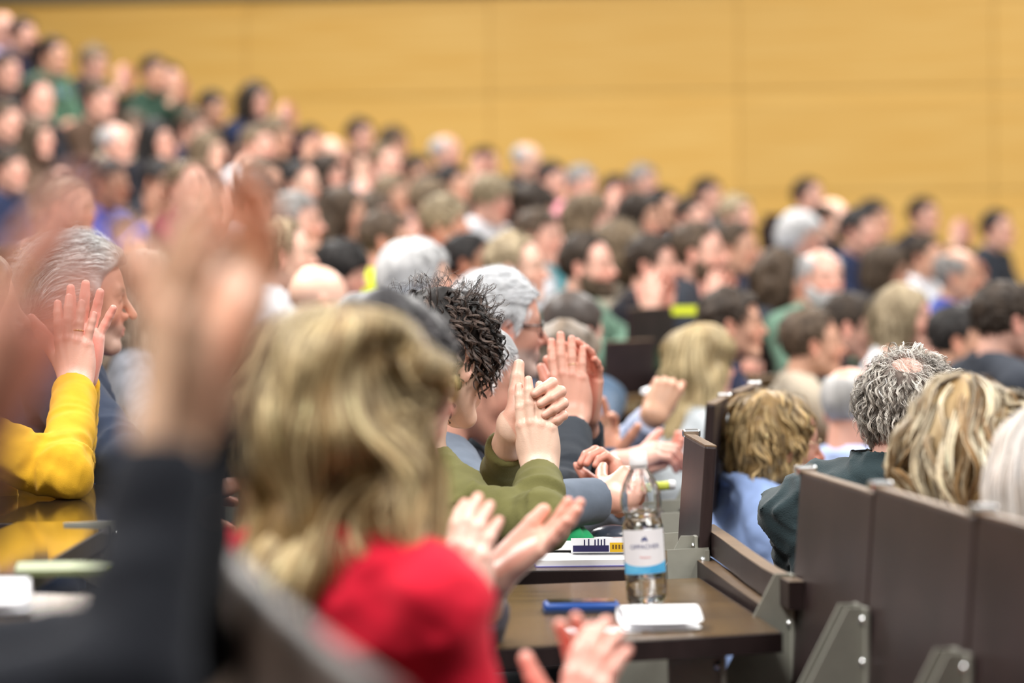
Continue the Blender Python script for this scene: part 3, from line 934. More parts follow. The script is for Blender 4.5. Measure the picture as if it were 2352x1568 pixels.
def seat_at(H, heading, seat=True, desk=True, who=None):
    """dark folding seat and writing desk of one place; H is the point between the sitter's ears"""
    global SEAT0, DESK0
    base = -1.245
    for flag, kind in ((seat, 's'), (desk, 'd')):
        if not flag: continue
        src = SEAT0 if kind == 's' else DESK0
        if src is None:
            if kind == 's': src = thing('auditorium_seat', 'dark brown folding seat with a person sitting on it in the rising rows', 'seat', group='folding seats of the rising rows')
            else: src = thing('writing_desk', 'narrow dark brown writing desk in front of a seated listener in the rows', 'desk', group='writing desks of the rising rows')
            for nm, mb, mt in (seat_meshes() if kind == 's' else desk_meshes()):
                o_ = mb.obj(nm, mt, src); o_.location = (0, 0, -base)
            if kind == 's': SEAT0 = src
            else: DESK0 = src
            r = src
        else: r = copy_tree(src)
        r.location = (H[0], H[1], H[2] + base); r.rotation_euler = (0, 0, heading)
        if who: r['label'] = ('seat under the ' if kind == 's' else 'desk before the ') + who

# --- row in front (its seat backs carry the desks of the row behind): curved panels
def seat_back(p0, p1, ztop, h, label, bracket=True, tilt=4, two=True, clip=True):
    """one upright back panel between ground points p0 and p1 (x, y); ztop relative to the lens height"""
    a = Vector((p0[0], p0[1])); b = Vector((p1[0], p1[1])); c = (a + b) / 2; L = (b - a).length
    ang = math.atan2(b.y - a.y, b.x - a.x)           # local x along the panel, local y to its back side
    floor = -1.49
    t = thing('seat_back', label, 'seat back', (c.x, c.y, CAMZ + floor), ang)
    Z = ztop - floor
    Rt = Matrix.Rotation(math.radians(tilt), 3, 'X')
    m = MB(); m.box((0, 0, Z - h / 2), (L / 2 - .006, .011, h / 2), Rt, bev=.005); m.obj('panel', M_LAM, t)
    m = MB(); m.box((0, .0 - math.sin(math.radians(tilt)) * h / 2, Z - .0005), (L / 2 - .008, .0105, .0015), Rt); m.obj('top_edge', M_EDGE, t)
    if clip:
        m = MB(); m.box((L / 2, -.012, Z + .002), (.016, .017, .008), bev=.004); m.obj('end_clip', M_BOLT, t)
    if bracket:
        zb = -.555 - floor
        for s, nm in (((-1), 'bracket'),) if not two else ((-1, 'bracket'), (1, 'bracket')):
            x = s * (L / 2 - .03)
            m = MB(); Mx = Matrix.Rotation(math.radians(90), 3, 'Z')
            m.prism([(.02, zb + .02), (.045, zb + .02), (.16, zb - .20), (.18, zb - .34), (.02, zb - .34)], .003, Mx, c=(x, 0, 0))
            m.box((x, .018, zb - .16), (.018, .003, .18), bev=.001)
            br = m.obj(nm, M_STEEL, t)
            for dz in (0, -.062):
                m = MB(); m.lathe([(.0, .006), (.006, .005), (.0085, .001), (.0085, 0), (0, 0)], 14, Matrix.Rotation(math.radians(-90), 3, 'X'), None)
                bo = m.obj('bolt', M_BOLT, br, True); bo.location = (x, .022, zb + dz)
    return t
RB = [(.685, 4.42), (.60, 5.0), (.528, 5.64), (.462, 6.22)]
seat_back(RB[1], RB[2], -.362, .385, 'dark brown seat back panel below the blonde bob, middle of three')
seat_back(RB[2], RB[3], -.372, .385, 'dark brown seat back panel directly in front of the dark green fleece, at lower right')
seat_back(RB[0], RB[1], -.355, .385, 'dark brown seat back panel cut off by the right picture edge')
seat_back((.352, 6.98), (.333, 7.42), -.37, .262, 'narrow dark seat back seen edge-on right of the water bottle', two=False)
seat_back((.447, 8.85), (.50, 9.25), -.372, .26, 'dark seat back seen edge-on just behind the upright one by the bottle', two=False)
seat_back((.525, 9.25), (.60, 9.7), -.36, .26, 'dark seat back between the red scarf and the honey-blonde woman', two=False)
def px_panel(x0, x1, ytop, ybot, D0, D1, label):
    a, b = P(x0, ytop, D0), P(x1, ytop, D1)
    seat_back((a.x, a.y), (b.x, b.y), (a.z + b.z) / 2 - CAMZ, (ybot - ytop) * (D0 + D1) / 2 / FPX, label, bracket=False, clip=False, tilt=2)
px_panel(1388, 1498, 782, 905, 12.9, 13.2, 'blue-grey glinting seat back right of the clapping hands with the wedding ring')
px_panel(1442, 1545, 706, 800, 14.2, 14.6, 'black seat back behind the blue-grey glinting one, below the sage green jacket')
px_panel(1756, 1806, 492, 575, 20.6, 20.8, 'black seat back left of the snow-white hair')
px_panel(62, 118, 96, 190, 25.8, 25.9, 'black seat back left of the green sweater at the top left')
# curved wooden rails of the row in front
def rail(pts, hw, hh, label, name='shelf_rail', mt=None, mt2=None):
    t = thing(name, label, 'rail', tuple(pts[0]))
    o0 = pts[0]; vs = []; n = len(pts); m = MB()
    P_ = []
    for k in range(n):
        tg = (pts[min(k + 1, n - 1)] - pts[max(k - 1, 0)]); tg.z = 0; tg.normalize(); s_ = Vector((tg.y, -tg.x, 0))
        c = pts[k] - o0
        P_ += [c - s_ * hw + Vector((0, 0, hh)), c + s_ * hw + Vector((0, 0, hh)), c + s_ * hw - Vector((0, 0, hh)), c - s_ * hw - Vector((0, 0, hh))]
    fs = [(i * 4 + j, i * 4 + (j + 1) % 4, (i + 1) * 4 + (j + 1) % 4, (i + 1) * 4 + j) for i in range(n - 1) for j in range(4)] + [(0, 1, 2, 3), tuple(4 * (n - 1) + j for j in (3, 2, 1, 0))]
    m.add(P_, fs); m.obj('board', mt or M_LAM, t)
    m = MB(); m.add([Vector((v.x, v.y, hh + v.z - hh + .0008)) for i, v in enumerate(P_) if i % 4 < 2], [(2 * i, 2 * i + 1, 2 * i + 3, 2 * i + 2) for i in range(n - 1)])
    m.obj('edge_strip', mt2 or M_EDGE, t)
    return t
rail([P(1625, 1232, 7.15), P(1668, 1262, 6.9), P(1718, 1300, 6.6), P(1770, 1336, 6.35), P(1830, 1368, 6.12)], .013, .022, 'upper curved wooden rail right of the upright seat back')
rail([P(1612, 1305, 7.05), P(1660, 1340, 6.8), P(1708, 1376, 6.55), P(1765, 1415, 6.3)], .016, .020, 'lower curved wooden rail above the grey metal strip')
rail([P(1640, 1362, 6.95), P(1690, 1398, 6.7), P(1750, 1440, 6.4)], .006, .007, 'thin pale metal strip running down beside the desk end', 'metal_strip', M_BOLT, M_BOLT)

# --- desks of the row behind it (bottle, books)
def desk(corners, label, top=M_LAMTOP, th=.030, legs=True, name='writing_desk'):
    """corners: four world points of the top surface, in order round the board"""
    o0 = Vector(corners[0]); t = thing(name, label, 'desk', (o0.x, o0.y, CAMZ - 1.36))
    z = o0.z - (CAMZ - 1.36)
    q = [Vector((Vector(c).x - o0.x, Vector(c).y - o0.y, z)) for c in corners]
    m = MB(); n = 4
    m.add([v for v in q] + [v - Vector((0, 0, th)) for v in q], [(4, 5, 6, 7)] + [(i, (i + 1) % 4, (i + 1) % 4 + 4, i + 4) for i in range(4)] + [(0, 1, 2, 3)])
    board = m.obj('board', M_LAM, t)
    cen = sum(q, Vector()) / 4
    m = MB(); m.add([cen + (v - cen) * .985 + Vector((0, 0, .0012)) for v in q], [(0, 1, 2, 3)]); m.obj('top_sheet', top, t)
    return t
DZ = CAMZ - .605
def dp(x, y, z=DZ): return Vector((x, y, z))
desk([dp(-.03, 5.72), dp(.415, 5.93), dp(.335, 6.92), dp(-.01, 6.80)], 'brown writing desk under the water bottle and the blue phone')
desk([dp(.0, 7.08), dp(.325, 7.10), dp(.315, 8.10), dp(-.06, 8.05)], 'dark writing desk carrying the white notebooks and the green cloth')
desk([dp(.06, 8.38), dp(.335, 8.42), dp(.35, 9.4), dp(.03, 9.35)], 'dark writing desk under the grey suit cuff', M_LAM)
def plate(pts, y, th, label, x0=0):
    pass
def support(px, py, D, label, w=.05, h=.13):
    c = P(px, py, D)
    t = thing('desk_bracket', label, 'bracket', (c.x, c.y, CAMZ - 1.36))
    z = c.z - (CAMZ - 1.36)
    m = MB(); m.prism([(-w, z), (w, z + .004), (w, z - h), (w * .2, z - h), (-w * .9, z - h * .7)], .003); m.box((w * .9, 0, z - h / 2), (.004, .02, h / 2)); m.obj('plate', M_STEEL, t)
    m = MB(); m.box((w * .6, 0, (z - h) / 2), (.022, .015, (z - h) / 2)); m.obj('post', M_STEEL, t)
    for dz in (-.02,):
        m = MB(); m.lathe([(.0, .008), (.006, .007), (.009, .002), (.009, 0), (0, 0)], 14, Matrix.Rotation(math.radians(90), 3, 'X')); b_ = m.obj('bolt', M_BOLT, t, True); b_.location = (w * .75, -.004, z + dz)
    return t
support(1535, 1226, 7.55, 'grey metal desk bracket with a bolt right of the bottle label', .045, .12)
support(1530, 1150, 8.7, 'grey metal desk bracket below the yellow pen', .05, .09)
support(1560, 1178, 8.25, 'small grey metal bracket behind the upright seat back', .04, .06)
support(1580, 1262, 7.0, 'sloping grey metal bracket at the foot of the upright seat back', .038, .15)
support(1600, 1500, 5.95, 'grey metal support under the desk end', .045, .30)
# --- left desks
desk([P(-260, 1330, 5.4), P(60, 1330, 5.45), P(268, 1212, 6.5), P(40, 1212, 6.5)], 'glossy dark desk in front of the yellow sleeve, nearer board', mat('polished_dark_laminate', srgb(30, 25, 22), .07, .5, var=.15, scale=8, stretch=(1, 8, 1)))
desk([P(-60, 1204, 6.62), P(262, 1204, 6.62), P(330, 1112, 7.7), P(-20, 1112, 7.7)], 'glossy dark desk reflecting the yellow sleeve', _mats['polished_dark_laminate'])
desk([P(-420, 1560, 4.15), P(150, 1560, 4.15), P(235, 1352, 5.15), P(-120, 1352, 5.15)], 'dark desk at the left edge under the white papers', M_LAMTOP)
for (px, py, D, lb) in ((215, 1200, 6.4, 'dark leaning bracket under the desk below the yellow elbow'),):
    support(px, py, D, lb, .05, .11)
# --- the near seat back curving up from the bottom edge
def curved_back(pts, hh, label):
    t = thing('curved_seat_back', label, 'seat back', (pts[0].x, pts[0].y, CAMZ - 1.24))
    o0 = Vector((pts[0].x, pts[0].y, CAMZ - 1.24)); n = len(pts); V0 = []
    for k in range(n):
        tg = (pts[min(k + 1, n - 1)] - pts[max(k - 1, 0)]); tg.z = 0; tg.normalize(); s_ = Vector((tg.y, -tg.x, 0)) * .012
        c = pts[k] - o0
        V0 += [c - s_, c + s_, c + s_ * 1 - Vector((0, 0, hh)), c - s_ - Vector((0, 0, hh))]
    fs = [(i * 4 + j, i * 4 + (j + 1) % 4, (i + 1) * 4 + (j + 1) % 4, (i + 1) * 4 + j) for i in range(n - 1) for j in range(4)] + [(0, 1, 2, 3), tuple(4 * (n - 1) + j for j in (3, 2, 1, 0))]
    m = MB(); m.add(V0, fs); m.obj('panel', laminate('worn_near_laminate', (84, 70, 62), (104, 90, 82), .45), t)
    m = MB(); m.tube([pts[k] - o0 + Vector((0, 0, .002)) for k in range(n)], .013, 8); m.obj('top_edge', laminate('near_edge', (58, 52, 49), (80, 73, 69), .5), t, True)
    return t
def bez(a, b, c, n=14): return [a * (1 - t) ** 2 + b * 2 * t * (1 - t) + c * t * t for t in [i / (n - 1) for i in range(n)]]
pa, pb, pc = P(450, 1130, 3.9), P(470, 1320, 3.1), P(900, 1640, 2.35)
curved_back(bez(pa, pb, pc), .16, 'curved brown seat back sweeping down in front of the red sweater')
m = None
# ------------------------------------------------------------------ small things on the desks
def text_mesh(s, size, ext=.0004):
    cu = bpy.data.curves.new('lettering', 'FONT'); cu.body = s; cu.size = size; cu.align_x = 'CENTER'; cu.align_y = 'CENTER'
    o = bpy.data.objects.new('tmp', cu); COL.objects.link(o)
    dg = bpy.context.evaluated_depsgraph_get(); me = bpy.data.meshes.new_from_object(o.evaluated_get(dg))
    bpy.data.objects.remove(o); return me
def wrap(me, R, z0, a0):
    """wrap flat lettering round a vertical cylinder"""
    import bmesh
    bm = bmesh.new(); bm.from_mesh(me)
    bmesh.ops.subdivide_edges(bm, edges=[e for e in bm.edges if e.calc_length() > .004], cuts=2)
    for v in bm.verts:
        a = a0 + v.co.x / R; z = z0 + v.co.y
        v.co = Vector((math.cos(a) * R, math.sin(a) * R, z))
    bm.to_mesh(me); bm.free(); return me
M_PET = bpy.data.materials.new('clear_bottle_plastic'); M_PET.use_nodes = True
_b = M_PET.node_tree.nodes['Principled BSDF']; _b.inputs['Transmission Weight'].default_value = 1; _b.inputs['Roughness'].default_value = .03; _b.inputs['IOR'].default_value = 1.38
_n = M_PET.node_tree.nodes.new('ShaderNodeTexNoise'); _r = M_PET.node_tree.nodes.new('ShaderNodeMapRange'); _r.inputs[3].default_value = .01; _r.inputs[4].default_value = .06
_n.inputs['Scale'].default_value = 30; M_PET.node_tree.links.new(_n.outputs[0], _r.inputs[0]); M_PET.node_tree.links.new(_r.outputs[0], _b.inputs['Roughness'])
_b.inputs['Base Color'].default_value = (.97, .99, 1, 1)
M_WATER = bpy.data.materials.new('water'); M_WATER.use_nodes = True
_b = M_WATER.node_tree.nodes['Principled BSDF']; _b.inputs['Transmission Weight'].default_value = 1; _b.inputs['Roughness'].default_value = 0; _b.inputs['IOR'].default_value = 1.33
_n = M_WATER.node_tree.nodes.new('ShaderNodeTexNoise'); _c = M_WATER.node_tree.nodes.new('ShaderNodeValToRGB'); _c.color_ramp.elements[0].color = (.96, .985, .98, 1); _c.color_ramp.elements[1].color = (1, 1, 1, 1)
M_WATER.node_tree.links.new(_n.outputs[0], _c.inputs[0]); M_WATER.node_tree.links.new(_c.outputs[0], _b.inputs['Base Color'])
M_PAPER = mat('white_paper', (.86, .87, .90), .75, .3, var=.02)
M_WHITE = mat('white_plastic', (.82, .83, .85), .35, .5, var=.02)
M_NAVYINK = mat('navy_print', srgb(40, 58, 120), .6)
M_REDINK = mat('pale_red_print', srgb(222, 140, 140), .6)

def bottle():
    pos = P(1487, 1386, 6.42); pos.z = DZ + .002
    t = thing('water_bottle', 'clear plastic water bottle with white cap and a white and blue label', 'bottle', pos, math.radians(-90))
    t.rotation_euler = (0, math.radians(-3.2), 0)
    K = 1.0
    prof = [(.0, .004), (.018, .003), (.026, .000), (.0325, .004), (.0345, .012), (.0345, .028), (.0335, .040), (.0335, .046), (.0345, .052), (.0345, .128), (.0335, .133), (.0300, .140), (.0270, .146), (.0285, .152), (.0330, .160), (.0345, .170), (.0335, .184), (.0295, .199), (.0235, .212), (.0175, .222), (.0140, .229), (.0128, .234), (.0128, .246)]
    inner = [(max(0, r - .0012), z + (.0012 if i < 3 else 0)) for i, (r, z) in enumerate(prof)]
    def wav(a, z):
        w = 0
        if .195 < z < .228: w += .0006 * math.sin(a * 14)
        if .140 < z < .156: w += .0007 * math.sin(a * 16)
        if z < .03: w += -.0022 * max(0, math.cos(a * 5)) * (1 - z / .03)
        return w
    def dense(pr, n=4):
        out = []
        for i in range(len(pr) - 1):
            for k in range(n):
                f = k / n; out.append((pr[i][0] * (1 - f) + pr[i + 1][0] * f, pr[i][1] * (1 - f) + pr[i + 1][1] * f))
        return out + [pr[-1]]
    m = MB(); m.lathe(dense(prof) + dense(inner)[::-1], 72, None, wav); m.obj('shell', M_PET, t, True)
    wl = [(max(0, r - .0004), z) for r, z in dense(inner) if z < .158]
    m = MB(); m.lathe(wl + [(wl[-1][0] * .5, .158), (0, .158)], 48, None, wav); m.obj('water', M_WATER, t, True)
    m = MB(); m.lathe([(0, .2545), (.0130, .2545), (.0148, .2525), (.0152, .234), (.0150, .2325), (.0135, .2325), (.0135, .250), (0, .250)], 60, None, lambda a, z: .0004 * math.sin(a * 30) if .235 < z < .251 else 0)
    m.lathe([(.0150, .2305), (.0150, .2275), (.0140, .2275), (.0140, .2305), (.0150, .2305)], 40); m.obj('cap', M_WHITE, t, True)
    # paper label with its print
    R = .0349; a1, a2 = -math.pi / 2 - 1.28, -math.pi / 2 + 1.28
    m = MB(); n = 40
    vs = []
    for z in (.053, .127):
        for k in range(n + 1):
            a = a1 + (a2 - a1) * k / n; vs.append(Vector((R * math.cos(a), R * math.sin(a), z)))
    fs = [(k, k + 1, n + 2 + k, n + 1 + k) for k in range(n)]
    m.add(vs, fs); lb = m.obj('label', mat('bottle_label_paper', (.78, .78, .82), .5, var=.02), t, True)
    Rb = R + .00025; m = MB(); vs = []
    for k in range(n + 1):
        a = a1 + (a2 - a1) * k / n; x = (k / n - .5) * 2
        for z in (.0535, .066 + .008 * x * x): vs.append(Vector((Rb * math.cos(a), Rb * math.sin(a), z)))
    m.add(vs, [(2 * k, 2 * k + 2, 2 * k + 3, 2 * k + 1) for k in range(n)])
    m.obj('blue_wave', mat('label_blue', srgb(48, 160, 224), .5, var=.12, col2=srgb(110, 195, 235), scale=30), lb, True)
    for s, size, z, mt, nm in (('OPPACHER', .0105, .0985, M_NAVYINK, 'lettering'), ('Medium', .0058, .081, M_REDINK, 'lettering')):
        me = wrap(text_mesh(s, size), Rb, z, -math.pi / 2 + .02); me.materials.append(mt); link(nm, me, lb)
    me = bpy.data.meshes.new('emblem')
    me.from_pydata([(-.006, 0, 0), (-.002, .008, 0), (0, .005, 0), (.002, .009, 0), (.006, 0, 0), (.003, 0, 0), (.0, .002, 0), (-.003, 0, 0)], [], [(0, 1, 2, 7), (7, 2, 6), (6, 2, 5), (2, 3, 4, 5)])
    me = wrap(me, Rb, .108, -math.pi / 2 + .02); me.materials.append(M_NAVYINK); link('emblem', me, lb)
bottle()

def flat_thing(name, label, cat, c, size, rz, mt, part='cover', th=.004, bend=0, tilt=(0, 0), group=None):
    t = thing(name, label, cat, c, rz, group); t.rotation_euler = (tilt[0], tilt[1], rz)
    m = MB(); n = 14; vs = []
    for k in range(n + 1):
        x = (k / n - .5) * size[0]; z = bend * math.sin(math.pi * k / n)
        vs += [Vector((x, -size[1] / 2, z)), Vector((x, size[1] / 2, z)), Vector((x, size[1] / 2, z + th)), Vector((x, -size[1] / 2, z + th))]
    fs = [(4 * i + j, 4 * i + (j + 1) % 4, 4 * i + 4 + (j + 1) % 4, 4 * i + 4 + j) for i in range(n) for j in range(4)] + [(0, 1, 2, 3), (4 * n, 4 * n + 1, 4 * n + 2, 4 * n + 3)]
    m.add(vs, fs); m.obj(part, mt, t)
    return t
# folded white paper on the near desk: a curled sheet, its free side standing up
def curled_sheet(label, c, w, d, h, rz):
    t = thing('folded_paper', label, 'paper', c, rz)
    prof = [(-d / 2, .0), (-d * .2, .003), (d * .15, .004), (d * .40, .008), (d * .50, .018), (d * .48, .030), (d * .36, h * .8), (d * .1, h), (-d * .2, h * .82), (-d * .42, h * .45), (-d * .52, .012)]
    for nm, off in (('sheet', 0),):
        m = MB(); vs = []
        for x in (-w / 2, w / 2):
            vs += [Vector((x, y, z + .001)) for y, z in prof]
        n = len(prof)
        m.add(vs, [(i, i + 1, n + i + 1, n + i) for i in range(n - 1)])
        o_ = m.obj(nm, M_PAPER, t, True)
        md = o_.modifiers.new('thick', 'SOLIDIFY'); md.thickness = .0006
        ms = o_.modifiers.new('sub', 'SUBSURF'); ms.levels = ms.render_levels = 2
c = P(1515, 1440, 6.02); c.z = DZ + .002
curled_sheet('folded white sheet lying on the desk in front of the water bottle', c, .135, .12, .036, math.radians(6))
c = P(1380, 1442, 6.0); c.z = DZ + .001
flat_thing('white_sheet', 'white sheet under the blurred red fingers in front of the bottle', 'paper', c, (.11, .10), .2, M_PAPER, 'sheet', .001)
# blue phone
c = P(1335, 1386, 6.3); c.z = DZ + .003
t = thing('blue_phone', 'blue cased phone lying on the desk left of the bottle', 'phone', c, math.radians(3))
m = MB(); m.box((0, 0, .008), (.062, .034, .008), bev=.006); m.obj('case', mat('blue_case', srgb(30, 70, 140), .35), t, True)
m = MB(); m.box((0, 0, .0165), (.055, .028, .0012), bev=.001); m.obj('screen', mat('dark_glass_screen', (.02, .018, .02), .08), t)
m = MB(); m.box((-.005, .002, -.008 + .008), (.058, .037, .004), bev=.002); t2 = m.obj('pouch', mat('dark_blue_fabric', srgb(30, 40, 62), .8), t)
# notebooks
c = P(1340, 1294, 7.3); c.z = DZ + .002
t = flat_thing('white_notebook', 'thick white notebook on the desk left of the bottle, bottom of its stack', 'book', c, (.19, .24), .04, M_PAPER, 'pages', .012)
m = MB(); m.box((0, 0, .0005), (.097, .122, .001)); m.obj('back_cover', mat('lilac_cover', srgb(120, 118, 190), .6), t)
c = P(1310, 1268, 7.45); c.z = DZ + .015
flat_thing('open_booklet', 'thin white booklet lying on the thick notebook', 'book', c, (.17, .2), -.1, mat('warm_paper', (.86, .85, .80), .75), 'pages', .003, .004)
c = P(1385, 1262, 7.35); c.z = DZ + .020
t = flat_thing('rolled_flyer', 'curled flyer with dark blue and yellow print on the notebooks', 'flyer', c, (.12, .10), -.04, M_PAPER, 'sheet', .0008, .020)
def band(t, x0, x1, z0, z1, mt, nm, sz=.12, bend=.020, y=-.0505):
    m = MB(); n = 8; vs = []
    for k in range(n + 1):
        x = x0 + (x1 - x0) * k / n; zz = bend * math.sin(math.pi * (x / sz + .5))
        vs += [Vector((x, y, zz * 0 + z0)), Vector((x, y, zz * 0 + z1))]
    m.add(vs, [(2 * i, 2 * i + 2, 2 * i + 3, 2 * i + 1) for i in range(n)]); return m.obj(nm, mt, t)
# the flyer's upturned printed edge
m = MB(); m.box((0, -.052, .012), (.060, .0006, .014)); up_ = m.obj('raised_edge', M_PAPER, t)
m = MB(); m.box((-.022, -.0528, .006), (.034, .0003, .006)); m.obj('blue_band', mat('navy_band', srgb(35, 30, 80), .6), up_)
m = MB(); m.box((.036, -.0528, .008), (.022, .0003, .009)); m.obj('yellow_band', mat('yellow_band', srgb(225, 180, 20), .6), up_)
m = MB()
for i, x in enumerate((-.034, -.026, -.014, -.008, -.002, .004)): m.box((x, -.0530, .016 + .001 * (i % 2)), (.0012, .0003, .007))
m.obj('print_strokes', mat('dark_print', srgb(40, 38, 80), .6), up_)
m = MB()
for i in range(6): m.box((.020 + i * .006, -.0534, .009), (.0016, .0003, .004))
m.obj('print_strokes', mat('brown_print', srgb(110, 80, 10), .6), up_)
# green cloth
gm = mat('green_cloth', srgb(40, 175, 110), .8, .3, sheen=.3)
c = P(1300, 1246, 7.7); c.z = DZ + .004
v, q = surface(lambda p: ell(p, (0, 0, .012), (.058, .045, .026)) + .006 * noise(p, 50, 1), (-.09, -.08, -.03), (.09, .08, .06), .004)
o_ = link('green_cloth', new_mesh('green_cloth', v, q, [gm])); o_.location = c; tag(o_, 'crumpled green cloth on the desk behind the notebooks', 'cloth')
c = P(1408, 1232, 7.75); c.z = DZ + .004
v, q = surface(lambda p: smax(ell(p, (0, 0, .008), (.050, .030, .026)), -p[:, 2] + .0, .003), (-.07, -.05, -.01), (.07, .05, .05), .0035)
t = thing('computer_mouse', 'dark grey rounded mouse half hidden behind the bottle', 'mouse', c); link('shell', new_mesh('m', v, q, [mat('dark_grey_gloss', srgb(70, 76, 90), .2)]), t)
m = MB(); m.tube([(.05 * math.cos(a) * 1.02, -.031 * abs(math.sin(a)) * 1.02, .010) for a in np.linspace(0, math.pi, 16)], .0016, 6); m.obj('rim', mat('pale_rim', (.7, .6, .6), .4), t, True)
# pens
def pen(label, a, b, col, r=.0065, nm='highlighter'):
    t = thing(nm, label, 'pen', tuple(a)); d = Vector(b) - Vector(a)
    m = MB(); m.tube([Vector(), d * .72], [r, r], 12); m.obj('barrel', col, t, True)
    m = MB(); m.tube([d * .72, d * .95, d], [r * 1.1, r * 1.0, r * .6], 12); m.obj('pen_cap', M_WHITE, t, True)
pen('yellow highlighter pen on the desk behind the bottle', P(1498, 1118, 8.6), P(1552, 1112, 8.6), mat('lime_yellow', srgb(196, 205, 80), .5), .010)
c = P(1575, 722, 14.2)
t = flat_thing('lime_folder', 'lime yellow folder lying on a desk under the clapping hands', 'folder', c, (.10, .05), 0, mat('lime', srgb(205, 215, 40), .5, var=.05), 'cover', .03)
c = P(1520, 905, 10.6)
flat_thing('loose_white_paper', 'loose white paper behind the raised fist', 'paper', c, (.09, .12), .2, M_PAPER, 'sheet', .012, .01)
c = P(1628, 1262, 7.2)
t = thing('white_clamp', 'small white plastic piece beside the upright seat back', 'clamp', c); m = MB(); m.box((0, 0, 0), (.012, .02, .012), bev=.004); m.obj('body', M_WHITE, t)
# left desk: papers and green booklet
zl = P(60, 1330, 5.45).z
c = P(150, 1318, 5.55); c.z = zl + .003
t = flat_thing('green_booklet', 'olive green booklet with lime corner on the left desk', 'book', c, (.14, .16), .1, mat('olive_cover', srgb(120, 130, 90), .6), 'cover', .008)
m = MB(); m.box((.064, -.07, .010), (.008, .012, .003)); m.obj('lime_tab', mat('lime2', srgb(180, 200, 20), .5), t)
c = P(-22, 1395, 4.9); c.z = P(0, 1400, 4.9).z
curled_sheet('curled white paper at the left picture edge', c, .11, .12, .04, .1)
c = P(110, 1402, 4.9); c.z = P(0, 1412, 4.9).z
flat_thing('grey_sheet', 'flat greyish sheet lying right of the curled white paper', 'paper', c, (.13, .12), .1, mat('grey_paper', (.42, .42, .45), .5), 'sheet', .003)
# ------------------------------------------------------------------ people near the focus plane, each built to measure
def L3(a, k=1.0): return tuple(min(1, x * k) for x in a)
FAIR = srgb(228, 194, 174); PINK = srgb(224, 176, 160); WARM = srgb(214, 170, 142); TAN = srgb(204, 158, 130); RUDDY = srgb(212, 158, 138)
def cloth(name, c, bump=.25, rough=.9, sheen=.06, var=.08, scale=30, bscale=700): return mat(name, srgb(*c), rough, .25, bump=bump, sheen=sheen, var=var, scale=scale, bscale=bscale)
def near_person(label, cx, cy, D, hd, o, arms=None, hh=.125, hres=.0036, cres=.0075, handres=.0026, seat=True, base=-1.245):
    hr = math.radians(hd); H = P(cx, cy, D) - Vector((0, 0, hh))
    R = np.array(Matrix.Rotation(-hr, 3, 'Z'))
    A = {}
    for s, a in (arms or {}).items():
        a = dict(a)
        a['W'] = R @ np.array(P(*a['W']) - H)
        if 'E' in a: a['E'] = R @ np.array(P(*a['E']) - H)
        for k in ('fd', 'bd', 'hint'):
            if k in a: a[k] = R @ np.array(a[k], float)
        A[s] = a
    o = dict(o); o['arms'] = A
    parts = build_person(o, hres, cres, handres)
    r = place_person(parts, label, H, hr, base=base)
    if seat: near_seat(H, hr, ' '.join(label.split()[:12]).rstrip(','))
    return r, H
UP = (0, 0, 1)
def volume(o): return lambda p: hair_sdf(p, o)
def away(cx, cz, down):
    def f(p):
        a = (p - V(cx, 0, cz)); a = a / (np.linalg.norm(a, axis=1)[:, None] + 1e-6)
        return a + V(0, 0, -down)
    return f
def mask_style(style, extra=None):
    def f(p):
        m = p[:, 2] > hair_zmin(p[:, 0], style)
        m &= ~((np.abs(p[:, 1]) > .06) & (np.abs(p[:, 0] + .006) < .024) & (p[:, 2] < .026))
        return m & extra(p) if extra else m
    return f
CLAP_R = dict(fd=(.08, 0, 1), bd=(-.1, -1, 0))
WRAP = [(58, 80, 40), (62, 85, 40), (66, 85, 40), (70, 80, 40)]

# 1 -- curly dark hair, olive jacket, clapping hands in the middle of the picture
o = dict(hair='short', th=.010, hn=.003, hc=(srgb(26, 21, 19), srgb(36, 30, 27)), shell_dark=.8, Rh=Rhead(14), skin=FAIR, seed=3, w=1.0, lean=.35, tz=-.075,
         topmat=cloth('olive_cotton', (106, 104, 62), .5), topname='jacket', wr=.014, collar='crew', glasses=(mat('dark_red_frame', srgb(70, 30, 38), .3), .0011),
         strand=[dict(N=9500, seg=22, length=.095, width=.0006, comb=away(-.05, .12, .55), rootmask=mask_style('full'), lift=(.006, .026), helix=(.0085, 2.3, 60), locks=(19, .0036), c0=srgb(24, 19, 17), c1=srgb(98, 82, 74), cvar=.2),
                 dict(N=1600, seg=18, length=.11, width=.0006, comb=lambda p: V(-.1, 0, -1) + 0 * p, rootmask=lambda p: (p[:, 0] < .018) & (p[:, 0] > -.07) & (p[:, 2] < .03) & (p[:, 2] > -.07), lift=(.008, .022), helix=(.0085, 2.0, 60), locks=(19, .0034), c0=srgb(24, 19, 17), c1=srgb(84, 70, 62), cvar=.2),
                 dict(N=420, seg=16, length=.10, width=.0004, comb=away(-.05, .02, -.2), rootmask=lambda p: p[:, 2] > .05, lift=(.015, .05), helix=(.010, 1.6, 60), locks=(3, .004), c0=srgb(44, 36, 34), c1=srgb(80, 68, 62), wild=.01)])
